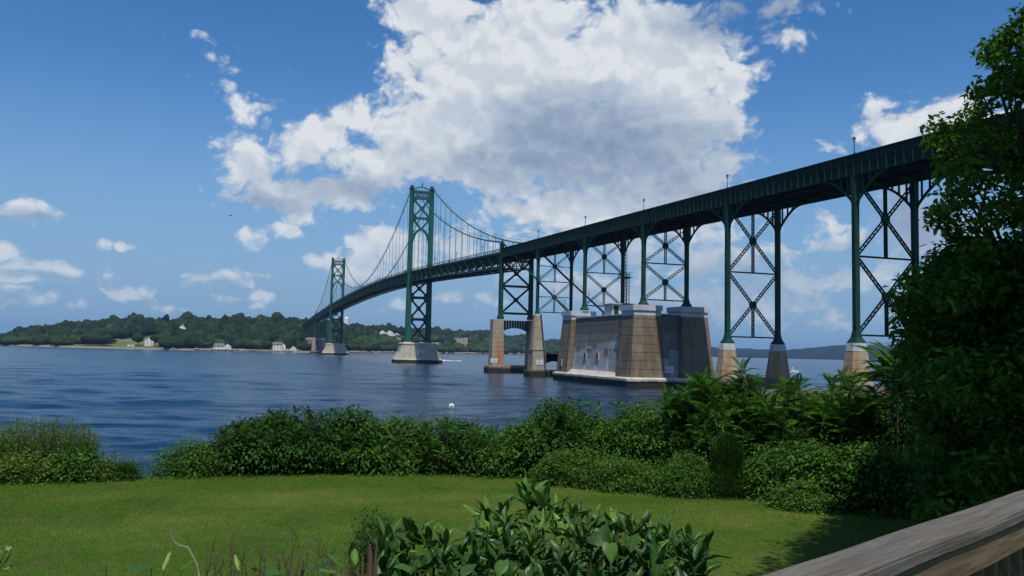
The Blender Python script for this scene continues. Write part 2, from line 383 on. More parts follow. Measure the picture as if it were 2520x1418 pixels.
# ---- near land
SH = [(-30000, 400), (-1500, 90), (-600, 50), (0, 38), (200, 38), (330, 36), (480, 38), (1200, 38), (1600, 41), (1800, 60), (1880, 108), (2250, 112), (2500, 150), (3600, 400), (30000, 500)]
def relaz(px): d = ground_dir(px); return (161.881-math.degrees(math.atan2(d[1], d[0]))+180) % 360-180
SHA = sorted([(relaz(px), r) for px, r in SH[1:-1]]); SHA = [(-180, 600), (-75, 400)]+[s for s in SHA if -70 < s[0] < 70]+[(78, 500), (180, 600)]
def shore_r(a): return np.interp(a, [s[0] for s in SHA], [s[1] for s in SHA])
GAPA = relaz(330)
def land_z(r, a):
    Rs = shore_r(a); pl = np.interp(Rs, [36, 60, 110], [-.2, .9, 1.5]); mid = np.minimum(Rs-4, 30)
    front = np.clip((60-np.abs(a))/15, 0, 1)
    gap = np.clip(1-np.abs(a-GAPA)/3.4, 0, 1); e0 = 25.5-4.3*np.clip(gap*2.2, 0, 1); mid = np.maximum(mid, e0+3)
    z = np.where(r < e0, LAWN, np.where(r < mid, LAWN+(pl-LAWN)*np.clip((r-e0)/np.maximum(mid-e0, 1), 0, 1)**.8, np.where(r < Rs-3, pl, pl+(-4-pl)*np.clip((r-Rs+3)/9, 0, 1))))
    zb = np.where(r < Rs-8, LAWN, LAWN+(-4-LAWN)*np.clip((r-Rs+8)/18, 0, 1))
    return z*front+zb*(1-front)
def land_at(x, y):
    r = math.hypot(x-CP[0], y-CP[1]); a = (161.881-math.degrees(math.atan2(y-CP[1], x-CP[0]))+180) % 360-180
    return float(land_z(np.array(r), np.array(a)))
def make_land():
    m, T, b = material('mown lawn'); p = pos(T)
    mow = T.noise(T.mapping(p, rot=(0, 0, rad(-64)), scale=(1, .16, 1)), .55, 3, .5, .2)
    n1 = T.noise(p, .42, 6, .62); n2 = T.noise(p, 3.0, 5, .65); n3 = T.noise(p, 26, 3, .7)
    c = T.ramp(n1, [(.30, (.046, .106, .009)), (.5, (.092, .158, .016)), (.68, (.160, .186, .034))])
    c = T.mix(T.maprange(mow, .40, .60, 0, .7), c, (.060, .125, .009))
    c = T.mix(T.maprange(n2, .50, .72, 0, .6), c, (.170, .135, .055)); c = T.mix(T.maprange(T.noise(p, 7.0, 4, .7), .50, .68, 0, .35), c, (.030, .060, .008))
    dry = T.noise(T.vmath('ADD', p, (31, 7, 0)), .33, 4, .6); c = T.mix(T.maprange(dry, .58, .74, 0, .4), c, (.19, .13, .065))
    c = T.mix(T.maprange(n3, .35, .75, 0, .6), c, (.030, .050, .007))
    ri = T.add('ShaderNodeNewGeometry').outputs['Random Per Island']; c = T.vmath('SCALE', c, c=T.maprange(ri, 0, 1, .50, 1.95, False))
    T.put(b.inputs['Base Color'], c); b.inputs['Roughness'].default_value = .9; b.inputs['Specular IOR Level'].default_value = .1
    bump(T, b, T.math('ADD', n3, T.math('MULTIPLY', n2, 1.6)), .05)
    M['lawn'] = m
    ths = np.linspace(-180, 180, 721); rs = np.concatenate([np.linspace(.5, 18, 20), np.linspace(18.4, 60, 90), 62*np.exp(np.linspace(0, math.log(12), 40))])
    R_, A_ = np.meshgrid(rs, ths, indexing='ij'); Z = land_z(R_, A_)
    az_ = np.radians(161.881-A_); X = CP[0]+R_*np.cos(az_); Y = CP[1]+R_*np.sin(az_)
    Z = Z + np.where(R_ < 21.2, .02*np.sin(X*1.1)*np.cos(Y*.9), .12*np.sin(X*.9+1)*np.cos(Y*.8))
    n = len(ths); V = np.stack([X, Y, Z], -1).reshape(-1, 3)
    i, j = np.meshgrid(np.arange(len(rs)-1), np.arange(n-1), indexing='ij'); q = i*n+j
    Fc = np.stack([q, q+n, q+n+1, q+1], -1).reshape(-1, 4)
    V = np.vstack([V, [[CP[0], CP[1], LAWN]]]); np_mesh('ground', V, Fc, m, smooth=True, kind='structure')
make_land()
# ================================================================ FAR SHORE
PROF = [(-400,840),(-60,838),(-30,833),(0,829),(36,809),(63,812),(90,805),(136,802),(160,794),(226,794),(271,785),(301,791),(324,781),(362,784),(422,787),(461,779),(498,785),(588,779),(633,785),(678,779),(724,785),(760,786),(810,790),(858,794),(900,803),(928,803),(955,801),(991,808),(1030,808),(1075,807),(1102,812),(1118,815),(1162,814),(1213,814),(1245,827),(1261,829),(1280,824),(1312,822),(1338,840),(1361,835),(1384,838),(1440,842),(1500,850),(1560,862)]
DSH = [(-400,1500),(-30,1180),(0,1150),(200,1020),(450,950),(660,950),(760,960),(900,1120),(1150,1500),(1280,1750),(1400,2000),(1560,2300)]
def prof(px): return np.interp(px, [a for a, _ in PROF], [b for _, b in PROF])
def dsh(px): return np.interp(px, [a for a, _ in DSH], [b for _, b in DSH])
def hill_depth(px): return 300*dsh(px)/1000
def hill_top(px):
    D = dsh(px)+hill_depth(px); d = ray(px, prof(px)); return CP[2]+d[2]/math.hypot(d[0], d[1])*D
_pxs = np.arange(-400, 1561, 10); _tops = np.array([hill_top(p) for p in _pxs])-2.5
def far_ground(px, t):
    top = np.interp(px, _pxs, _tops)-9.5
    tt = np.clip(t, 0, 1); s = .35*tt + .65*(3*tt**2-2*tt**3)
    return 1.2+np.maximum(top-1.2, 0.5)*s
def far_pt(px, t, dz=0):
    D = dsh(px)+12+hill_depth(px)*t; g = ground_dir(px); return np.array([CP[0]+g[0]*D, CP[1]+g[1]*D, float(far_ground(px, t))+dz])
def make_far():
    m, T, b = material('far hillside'); p = pos(T); X, Y, Z = T.sep(p)[:3]
    c = T.ramp(T.noise(p, .03, 5, .6), [(.35, (.055, .085, .022)), (.6, (.120, .140, .045)), (.75, (.150, .150, .06))])
    c = T.mix(T.maprange(T.math('ADD', Z, T.math('MULTIPLY', T.noise(p, .1, 3, .6), 1.0)), .9, 1.7, 1, 0), c, (.19, .16, .11))
    T.put(b.inputs['Base Color'], c); b.inputs['Roughness'].default_value = .95
    pxs = np.linspace(-400, 1560, 300); V = []; rows = []
    for px in pxs:
        g = ground_dir(px); Ds = dsh(px); hd = hill_depth(px); wob = 6*math.sin(px*.02)+4*math.sin(px*.047+1)
        for D, z in [(Ds-14+wob, -3), (Ds+wob, WATER), (Ds+10+wob*.6, .9)]+[(Ds+12+hd*t, float(far_ground(px, t))) for t in (.03, .08, .15, .25, .35, .5, .65, .8, 1.0)]+[(Ds+hd*1.6, 8), (Ds+hd*2.6, -3)]:
            V.append((CP[0]+g[0]*D, CP[1]+g[1]*D, z))
    n = 14; i, j = np.meshgrid(np.arange(len(pxs)-1), np.arange(n-1), indexing='ij'); q = i*n+j
    np_mesh('far_shore', V, np.stack([q, q+n, q+n+1, q+1], -1).reshape(-1, 4)[:, ::-1], m, smooth=True, kind='structure')
make_far()
def leafmat(name, lo, mid, hi, rough=.5, trans=.25, scale=1.2, spec=.4):
    lo, mid, hi = ((a*.66, b_*.80, c_*.80) for a, b_, c_ in (lo, mid, hi))
    m, T, b = material(name); g = T.add('ShaderNodeNewGeometry'); p = g.outputs['Position']
    n = T.noise(p, scale, 3, .55)
    f = T.math('ADD', T.math('MULTIPLY', g.outputs['Random Per Island'], .55), T.math('MULTIPLY', n, .45))
    c = T.ramp(f, [(.2, lo), (.5, mid), (.82, hi)])
    T.put(b.inputs['Base Color'], c); b.inputs['Roughness'].default_value = max(rough, .6); b.inputs['Specular IOR Level'].default_value = spec*.4
    if trans:
        tr = T.add('ShaderNodeBsdfTranslucent'); T.put(tr.inputs[0], T.mix(.5, c, hi)); mx = T.add('ShaderNodeMixShader'); mx.inputs[0].default_value = trans
        T.l.new(b.outputs[0], mx.inputs[1]); T.l.new(tr.outputs[0], mx.inputs[2]); T.l.new(mx.outputs[0], T.n['Material Output'].inputs[0])
    return m
def canopymat(name, lo, mid, hi):
    lo, mid, hi = (tuple(x*.58 for x in q) for q in (lo, mid, hi))
    m, T, b = material(name); g = T.add('ShaderNodeNewGeometry'); p = g.outputs['Position']
    n = T.noise(p, .55, 4, .65); f = T.math('ADD', T.math('MULTIPLY', g.outputs['Random Per Island'], .6), T.math('MULTIPLY', n, .4))
    T.put(b.inputs['Base Color'], T.ramp(f, [(.2, lo), (.5, mid), (.8, hi)])); b.inputs['Roughness'].default_value = .8; b.inputs['Specular IOR Level'].default_value = .1
    bump(T, b, T.noise(p, .9, 5, .75), 1.2); return m
M['wood'] = canopymat('far woodland', (.010, .024, .009), (.020, .045, .013), (.042, .078, .020))
M['wood_light'] = canopymat('far lighter scrub', (.022, .046, .014), (.040, .080, .020), (.070, .115, .030))
M['ridge'] = canopymat('distant ridge wood', (.005, .012, .010), (.008, .018, .014), (.011, .024, .016))
M['bark'] = simple('bark', (.09, .07, .05), .9, .4, 4, bmp=.01)
# icosphere template
import bmesh
def ico(sub):
    bm = bmesh.new(); bmesh.ops.create_icosphere(bm, subdivisions=sub, radius=1); v = np.array([x.co[:] for x in bm.verts]); f = np.array([[x.index for x in y.verts] for y in bm.faces]); bm.free(); return v, f
ICO2, ICF2 = ico(2); ICO3, ICF3 = ico(3)
def crown_np(c, rx, rz, r2, tv=ICO2, tf=ICF2, rough=.34, lumps=9):
    v = tv.copy(); d = np.ones(len(v))
    for k in range(lumps):
        n = r2.normal(size=3); n /= np.linalg.norm(n); n[2] = abs(n[2]) if r2.random() < .7 else n[2]
        d += r2.uniform(.10, .32)*np.exp(-((1-v@n)/.16))
    d += r2.normal(0, rough*.35, len(v))
    v = v*d[:, None]; v[:, 2] = np.where(v[:, 2] < -.3, v[:, 2]*.7, v[:, 2])
    return v*np.array([rx, rx, rz])+np.array(c), tf
def make_woods():
    r2 = np.random.default_rng(5); groups = {'wood': ([], [], 0), 'wood_light': ([], [], 0)}
    acc = {'wood': [[], [], 0], 'wood_light': [[], [], 0]}
    n = 0
    for px in np.arange(-330, 1545, 4.6):
        for row, t0 in enumerate((1.0, .86, .72, .58, .45, .33, .22, .12, .05)):
            if r2.random() < .07: continue
            x = px+r2.uniform(-4, 4); t = t0+r2.uniform(-.05, .05)
            if 268 < x < 404 and t < .40: continue      # the mown field
            if 170 < x < 268 and t < .12: continue
            if (510 < x < 575 and t < .10) or (664 < x < 740 and t < .12) or (345 < x < 392 and t < .45): continue
            if (425 < x < 462 and .35 < t < .62): continue
            if (520 < x < 536 and .2 < t < .3) or (925 < x < 1000 and .45 < t < .75) or (1022 < x < 1085 and .12 < t < .42) or (1112 < x < 1155 and .30 < t < .60) or (840 < x < 862 and .9 < t): continue
            s = dsh(x)/1000
            if x > 845: s *= .85
            rr = r2.uniform(4.2, 7.0)*s; h = r2.uniform(7.5, 12.5) if t > .2 else r2.uniform(5, 9)
            if x < 60: h *= .8
            if r2.random() < .05: h *= 1.25; rr *= .8
            p = far_pt(x, t); key = 'wood_light' if (x > 850 and t < .5 and r2.random() < .65) or r2.random() < .10 or (x < 270 and t < .15) else 'wood'
            v, f = crown_np((p[0], p[1], p[2]+h*.52), rr, h*.55, r2)
            a = acc[key]; a[0].append(v); a[1].append(f+a[2]); a[2] += len(v); n += 1
    for key, (vs, fs, k) in acc.items():
        np_mesh('woodland' if key == 'wood' else 'shore_scrub', np.vstack(vs), np.vstack(fs), key, smooth=False, kind='stuff',
            label='dense dark green woodland covering the far hillside' if key == 'wood' else 'lighter green scrub and trees scattered along the far shore', cat='woodland' if key == 'wood' else 'scrub')
make_woods()
def far_tree(px, t, h, rr, label, group=None, mat='wood', slim=1.0):
    p = far_pt(px, t, -.3); r2 = np.random.default_rng(int(px*7+t*100))
    o = thing('far_tree', p, label, 'tree', group)
    MB().tube([p, p+np.array([0, 0, h*.55])], [h*.035, h*.02], 5).build('trunk', 'bark', o)
    vs = []; fs = []; k = 0
    for c, q in (((0, 0, h*.62), 1.0), ((rr*.45, .3, h*.50), .66), ((-rr*.4, -.5, h*.47), .62), ((.1*rr, .2, h*.86), .5)):
        v, f = crown_np(p+np.array(c), rr*q, h*.38*q*slim, r2); vs.append(v); fs.append(f+k); k += len(v)
    np_mesh('crown', np.vstack(vs), np.vstack(fs), mat, o)
SK = 'trees standing above the woodland skyline'
for px, t, h, rr, lb in [(45,.95,15,5.5,'rounded dark tree standing highest near the left tip of the headland'),(64,.9,13,4.5,'broad dark tree just right of the headland tip trees'),
        (92,1,14,6,None),(160,1,15,4,'thin tree poking above the canopy left of the big wood'),(278,1,17,7,None),(325,1,18,6,'tall tree rising above the wood over the mown field'),(342,1,16,6,None),
        (450,1,16,7,None),(462,1,18,6,None),(588,1,17,7,None),(640,1,17,6,None),(680,1,18,7,None),(720,1,14,5,None),(905,.8,12,5,None)]:
    _n = globals().setdefault('_sk', [0]); _n[0] += 0 if lb else 1; far_tree(px, t, h, rr, lb or 'dark crown above the woodland skyline, '+['','first','second','third','fourth','fifth','sixth','seventh','eighth','ninth','tenth','eleventh'][_n[0]]+' such crown from the left', None if lb else SK)
far_tree(955, .95, 17, 4.5, 'dark tree standing behind the white gabled buildings')
far_tree(340, .10, 14, 6.0, 'round dark tree standing alone in the field beside the white house')
far_tree(218, .03, 12, 8.0, 'large dark bushy tree at the water edge left of the field')
far_tree(250, .04, 13, 8.5, 'wide dark tree on the shore at the left edge of the field')
far_tree(392, .10, 14, 7.5, 'dark tree close to the right wall of the white gabled house')
far_tree(410, .06, 12, 7, 'dark shore tree right of the mown field')
far_tree(1075, .95, 15, 6, 'big round tree above the grey roofed house'); far_tree(1103, 1, 15, 6.5, 'dark domed tree on the skyline left of the tan building')
far_tree(1118, .95, 11, 4, 'small tree just left of the tan building')
def house(px, t, w, d, h, rh, label, wall='white', roof='roof', rot=0, front='gable', lift=0, chimney=False, wins=3, cat='house', flat=False):
    p = far_pt(px, t, lift); g = ground_dir(px); ang = math.atan2(-g[1], -g[0])+rad(rot)     # local +x looks back across the water
    ax = np.array([math.cos(ang), math.sin(ang), 0]); ay = np.array([-math.sin(ang), math.cos(ang), 0]); az_ = np.array([0, 0, 1])
    o = thing('house' if cat == 'house' else 'building', p, label, cat)
    def L(x, y, z): return p+ax*x+ay*y+az_*z
    def lb(mb, x0, x1, y0, y1, z0, z1):
        mb.add([L(x0,y0,z0),L(x1,y0,z0),L(x1,y1,z0),L(x0,y1,z0),L(x0,y0,z1),L(x1,y0,z1),L(x1,y1,z1),L(x0,y1,z1)], [(0,3,2,1),(4,5,6,7),(0,1,5,4),(1,2,6,5),(2,3,7,6),(3,0,4,7)])
    mb = MB(); lb(mb, -d/2, d/2, -w/2, w/2, -3, h)
    if not flat:
        if front == 'gable': mb.add([L(d/2,-w/2,h),L(d/2,w/2,h),L(d/2,0,h+rh),L(-d/2,-w/2,h),L(-d/2,w/2,h),L(-d/2,0,h+rh)], [(0,1,2),(4,3,5)])
        else: mb.add([L(-d/2,-w/2,h),L(d/2,-w/2,h),L(0,-w/2,h+rh),L(-d/2,w/2,h),L(d/2,w/2,h),L(0,w/2,h+rh)], [(0,1,2),(4,3,5)])
    mb.build('wall', wall, o); e = .4; rf = MB()
    if flat: lb(rf, -d/2-e, d/2+e, -w/2-e, w/2+e, h+.01, h+rh)
    elif front == 'gable':
        for s in (-1, 1): rf.add([L(-d/2-e,s*(w/2+e),h-e*rh/(w/2)),L(d/2+e,s*(w/2+e),h-e*rh/(w/2)),L(d/2+e,0,h+rh),L(-d/2-e,0,h+rh),L(-d/2-e,s*(w/2+e),h-e*rh/(w/2)+.3),L(d/2+e,s*(w/2+e),h-e*rh/(w/2)+.3),L(d/2+e,0,h+rh+.3),L(-d/2-e,0,h+rh+.3)], [(0,1,2,3),(4,5,6,7),(0,1,5,4),(1,2,6,5),(3,0,4,7)])
    else:
        for s in (-1, 1): rf.add([L(s*(d/2+e),-w/2-e,h-e*rh/(d/2)),L(s*(d/2+e),w/2+e,h-e*rh/(d/2)),L(0,w/2+e,h+rh),L(0,-w/2-e,h+rh),L(s*(d/2+e),-w/2-e,h-e*rh/(d/2)+.3),L(s*(d/2+e),w/2+e,h-e*rh/(d/2)+.3),L(0,w/2+e,h+rh+.3),L(0,-w/2-e,h+rh+.3)], [(0,1,2,3),(4,5,6,7),(0,1,5,4),(1,2,6,5),(3,0,4,7)])
    r = rf.build('roof', roof, o)
    if chimney:
        c = MB(); lb(c, -.5, .5, w*.1, w*.1+1, h+rh*.4, h+rh+1.3); c.build('chimney', 'tan', r)
    ns = max(1, int(h//2.7))
    for fl in range(ns):
        for k in range(wins):
            y = (k-(wins-1)/2)*w/(wins+.3); z = 1.0+fl*2.7
            wd = MB(); lb(wd, d/2+.002, d/2+.06, y-.5, y+.5, z, z+1.3); wo_ = wd.build('window', 'glass', o)
    return o
house(367, .13, 9, 9, 6.0, 4.0, 'white gabled house standing in the far field', chimney=True, wins=2)
house(380, .15, 5.5, 7, 3.2, 2.0, 'low grey roofed wing house tight beside the white gabled house', front='eave', wall='tan', wins=1)
house(446, .55, 9, 8, 6.5, 4, 'white gabled house half hidden high in the woods', wins=3, chimney=True, lift=2)
house(455, .40, 5, 6, 5.0, 2.5, 'small white house in the trees below the hillside house', wins=1, lift=1)
house(57, .10, 8, 7, 4.0, 3.0, 'small pale gabled house near the left tip of the headland', wins=2, lift=2)
house(104, .10, 9, 7, 2.6, 2.0, 'low pale bungalow roof showing in the scrub at left', front='eave', wins=2, lift=2)
house(534, .03, 15, 8, 3.0, 2.6, 'long low white cottage with a grey roof by the shore', front='eave', wins=4)
house(560, .03, 7.5, 8, 3.0, 2.8, 'small white gabled cottage right of the long cottage', wins=2)
house(529, .25, 5, 6, 4.0, 2.6, 'little white gable above the long cottage', wins=1, lift=2)
house(683, .03, 10, 8, 6.0, 2.2, 'two storey white beach house with a grey roof', front='eave', wins=3)
house(697, .04, 5, 7, 5.2, 2.2, 'narrow white gabled house beside the two storey beach house', wins=1)
house(722, .03, 5.5, 6, 2.8, 2.2, 'tiny white gabled cottage beside the far anchorage', wins=1)
for k, (px, w, h) in enumerate(((940, 13, 9), (958, 14, 10), (975, 12, 8.5))):
    house(px, .60-.03*k, w, 12, h, 5, ['leftmost white wing of the big gabled building on the hill', 'tall middle gabled wing of the white building on the hill', 'right gabled wing of the white building on the hill'][k], wins=4, cat='building')
house(965, .42, 27, 10, 5.5, 3.5, 'long white lower building with dormers below the gabled wings', front='eave', wins=8, cat='building')
house(985, .40, 12, 9, 6.5, 3.0, 'white building at the right end nearest the bridge leg', wins=3, cat='building')
house(1054, .30, 34, 14, 5.0, 2.2, 'long grey roofed building seen behind the near tower legs', front='eave', wall='tan', roof='rock', wins=6, cat='building')
house(1076, .18, 9, 10, 5.0, 2.0, 'pale blocky house right of the tower on the far bank', wall='tan', roof='rock', flat=True, wins=2)
house(1134, .50, 26, 14, 11, .8, 'large flat roofed tan building above the far trees', wall='tan', roof='roof', flat=True, wins=5, cat='building')
house(1146, .44, 7, 9, 13, .6, 'bright tan stair block at the right of the flat roofed building', wall='tan', roof='white', flat=True, wins=1, cat='building')
house(1197, .75, 9, 9, 9, .6, 'small tan block showing over the trees left of the cable pier', wall='tan', roof='white', flat=True, wins=2, cat='building')
# white water tank
def water_tank():
    p = far_pt(850, 1.15); top = at(850, 779, math.hypot(p[0]-CP[0], p[1]-CP[1]))[2]
    o = thing('water_tank', (p[0], p[1], p[2]-8), 'round white water tank with a conical roof on the far hill', 'water tank')
    R = 4.2; MB().tube([(p[0], p[1], p[2]-8), (p[0], p[1], top-3.4)], R, 20).build('tank_wall', 'white', o)
    MB().tube([(p[0], p[1], top-3.4), (p[0], p[1], top-3.1), (p[0], p[1], top-1.0), (p[0], p[1], top)], [R*1.06, R*1.02, R*.35, .25], 20).build('roof', 'white', o)
water_tank()
for px, t, h, lb in ((313.6, .35, 11, 'thin utility pole standing at the top of the far field'), (654, .02, 13, 'wooden utility pole by the shore left of the two storey beach house'), (853, .02, 13, 'utility pole on the far shore right of the far tower'), (661, .02, 8, 'short pole right beside the taller pole near the beach house')):
    p = far_pt(px, t); o = thing('utility_pole', p, lb, 'pole'); MB().tube([p, p+np.array([0, 0, h])], [.22, .16], 6).build('pole', 'bark', o)
    g = ground_dir(px); s = np.array([-g[1], g[0], 0]); MB().beam(p+s*1+np.array([0, 0, h-.8]), p-s*1+np.array([0, 0, h-.8]), .12, .14).build('crossarm', 'bark', o)
def trailer():
    p = far_pt(322, .015, -.1); g = ground_dir(322); s = np.array([-g[1], g[0], 0]); f = -np.array([g[0], g[1], 0]); z = np.array([0, 0, 1])
    o = thing('trailer', p, 'low white trailer parked at the edge of the far field', 'trailer')
    MB().beam(p-s*3.4+z*1.5, p+s*3.4+z*1.5, 2.2, 1.7).build('body', 'white', o)
    MB().beam(p-s*1.2+z*1.7+f*1.102, p+s*1.0+z*1.7+f*1.102, .04, .5).build('window', 'glass', o)
    for k in (-1, 1): c = p+s*k*1.2+z*.42; MB().tube([c-f*.9, c+f*1.0], .4, 10).build('wheel', 'signtext', o)
trailer()
# rocks along the far shore and the stone seawall by the near bridge piers
def rocks(name, pts, label, seed, mat='rock'):
    r2 = np.random.default_rng(seed); vs = []; fs = []; k = 0; tv, tf = ico(1)
    for (x, y, z, s) in pts:
        v = tv*(1+r2.normal(0, .16, len(tv)))[:, None]*np.array([s*r2.uniform(.8, 1.5), s*r2.uniform(.8, 1.4), s*r2.uniform(.5, .8)])
        a = r2.uniform(0, 6.28); R = np.array([[math.cos(a), -math.sin(a), 0], [math.sin(a), math.cos(a), 0], [0, 0, 1]])
        vs.append(v@R.T+np.array([x, y, z])); fs.append(tf+k); k += len(tv)
    return np_mesh(name, np.vstack(vs), np.vstack(fs), mat, label=label, cat='rocks', kind='stuff')
pts = []; r2 = np.random.default_rng(8)
for px in np.concatenate([np.arange(395, 440, .9), np.arange(480, 735, .75), np.arange(860, 1400, 1.2)]):
    for _ in range(2):
        g = ground_dir(px+r2.uniform(-1, 1)); D = dsh(px)+r2.uniform(1, 12)+6*math.sin(px*.02)+4*math.sin(px*.047+1); pts.append((CP[0]+g[0]*D, CP[1]+g[1]*D, r2.uniform(-.3, 1.0), r2.uniform(.5, 1.5)*dsh(px)/1000))
rocks('shore_rocks', pts, 'grey boulders lining the far waterline', 4)
# far ridges
def ridge(name, P, D, depth, label=None):
    xs = np.arange(P[0][0], P[-1][0], 3.0); V = []; r2 = np.random.default_rng(int(D))
    nz = np.convolve(r2.normal(0, 1, len(xs)+8), np.ones(5)/5, 'same')[4:-4]
    for i, px in enumerate(xs):
        y = np.interp(px, [a for a, _ in P], [b for _, b in P]); d = ray(px, y); e = d[2]/math.hypot(d[0], d[1]); g = ground_dir(px)
        top = CP[2]+e*(D+depth)+nz[i]*2.6
        for t, z in ((-.03, -3), (0, WATER+.3), (.10, WATER+2+.22*(top-2)), (.4, .52*top), (.7, .80*top), (.9, .95*top+r2.normal(0, 1.2)), (1, top), (1.3, top*.6), (1.7, -3)):
            dd = D+depth*t; V.append((CP[0]+g[0]*dd, CP[1]+g[1]*dd, z+(r2.normal(0, 2.0) if .05 < t < 1 else 0)))
    n = 9; i, j = np.meshgrid(np.arange(len(xs)-1), np.arange(n-1), indexing='ij'); q = i*n+j
    np_mesh(name, V, np.stack([q, q+n, q+n+1, q+1], -1).reshape(-1, 4)[:, ::-1], 'ridge', smooth=False, kind='structure')
ridge('distant_hills', [(1380,866),(1450,858),(1560,853),(1744,854.6),(1813,857),(1904,861),(1941,861),(1977,858),(2014,854.6),(2058,849.7),(2105,849.5),(2142,849),(2182,850.5),(2300,862),(2500,872),(2900,892),(3400,915)], 4100, 900)
ridge('distant_headland', [(-2200,800),(-1200,812),(-500,822),(-150,830),(-60,834),(0,834.5),(30,838),(70,842)], 2600, 500)
# ================================================================ THE BRIDGE
XT = -365.8; XC = 153.4; XF = XT-153.6; HW = 5.1
_dx = [-760, -673, -600, -527, -440, -383, -320, -260, -212, -148, -80, -6, 53, 109, 153.6, 188, 222, 253, 284.6, 316, 348, 400]
_dz = [33.0, 36.2, 39.0, 41.3, 43.9, 45.2, 46.4, 47.3, 47.8, 48.0, 47.5, 45.75, 43.5, 41.0, 39.05, 38.05, 37.1, 36.15, 35.13, 34.24, 33.3, 31.7]
_gx = np.arange(-760, 401, 2.0); _gz = np.interp(_gx, _dx, _dz); _k = np.exp(-np.linspace(-2.2, 2.2, 31)**2); _k /= _k.sum()
_gz = np.convolve(np.pad(_gz, 15, mode='reflect', reflect_type='odd'), _k, 'valid')
def zr(x): return float(np.interp(x, _gx, _gz))       # top of the railing
br = thing('suspension_bridge', (0, 0, 0), 'long green steel suspension bridge on concrete piers crossing the blue strait', 'bridge')
def strip(mb, x0, x1, y0, y1, a, b_, step=5.0):       # a bar following the deck grade, from zr+a to zr+b_
    n = max(1, int(round((x1-x0)/step))); rings = []
    for i in range(n+1):
        x = x0+(x1-x0)*i/n; z = zr(x); rings.append([(x,y0,z+a),(x,y0,z+b_),(x,y1,z+b_),(x,y1,z+a)])
    return mb.loft(rings)
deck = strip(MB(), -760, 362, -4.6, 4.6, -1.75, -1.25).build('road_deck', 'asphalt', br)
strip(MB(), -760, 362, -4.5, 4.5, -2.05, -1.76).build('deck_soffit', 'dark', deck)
# suspended spans: stiffening trusses
NP = 132; PX = [XF+(XC-XF)*i/NP for i in range(NP+1)]
TB = -6.3
for s, nm in ((-1, 'near'), (1, 'far')):
    y = s*HW
    tc = strip(MB(), XF, XC, y-.22, y+.22, -1.75, -1.20).build('top_chord', 'green', br)
    bc = strip(MB(), XF, XC, y-.22, y+.22, TB, TB+.45).build('bottom_chord', 'green', br)
    strip(MB(), XF, XC, y-.10, y+.10, -.14, 0).build('hand_rail', 'green', br); strip(MB(), XF, XC, y-.05, y+.05, -.62, -.54).build('middle_rail', 'green', br); strip(MB(), XF, XC, y-.14, y+.14, -1.19, -1.02).build('kerb_rail', 'green', br)
    for i in range(NP):
        xa, xb = PX[i], PX[i+1]; za, zb = zr(xa), zr(xb)
        top, bot = -1.75, TB+.45
        p, q = ((xa, y, za+top), (xb, y, zb+bot)) if i % 2 else ((xa, y, za+bot), (xb, y, zb+top))
        beam_obj('truss_diagonal', p, q, .34, .34, 'green', br)
    for i in range(NP+1):
        if i % 2 == 0 or xa > -400: beam_obj('truss_vertical', (PX[i], y, zr(PX[i])+TB+.45), (PX[i], y, zr(PX[i])-1.75), .26, .26, 'green', br)
    pm = MB()
    for i in range(NP*2):
        x = XF+(XC-XF)*(i+.5)/(NP*2); z = zr(x); pm.box(x-.09, x+.09, y-.08, y+.08, z-1.02, z-.14)
    pm.build('rail_post', 'green', br, kind='stuff')
for i in range(NP+1):
    x = PX[i]; z = zr(x)
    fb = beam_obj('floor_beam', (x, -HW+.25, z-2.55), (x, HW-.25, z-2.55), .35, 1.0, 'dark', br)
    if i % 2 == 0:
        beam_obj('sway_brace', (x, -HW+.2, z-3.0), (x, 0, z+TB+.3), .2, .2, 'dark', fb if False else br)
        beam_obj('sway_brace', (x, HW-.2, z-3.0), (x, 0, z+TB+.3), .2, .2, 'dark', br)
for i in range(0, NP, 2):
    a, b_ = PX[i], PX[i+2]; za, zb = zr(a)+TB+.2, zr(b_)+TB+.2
    beam_obj('lateral_brace', (a, -HW, za), (b_, HW, zb), .26, .24, 'dark', br); beam_obj('lateral_strut', (a, -HW, za), (a, HW, za), .3, .35, 'dark', br)
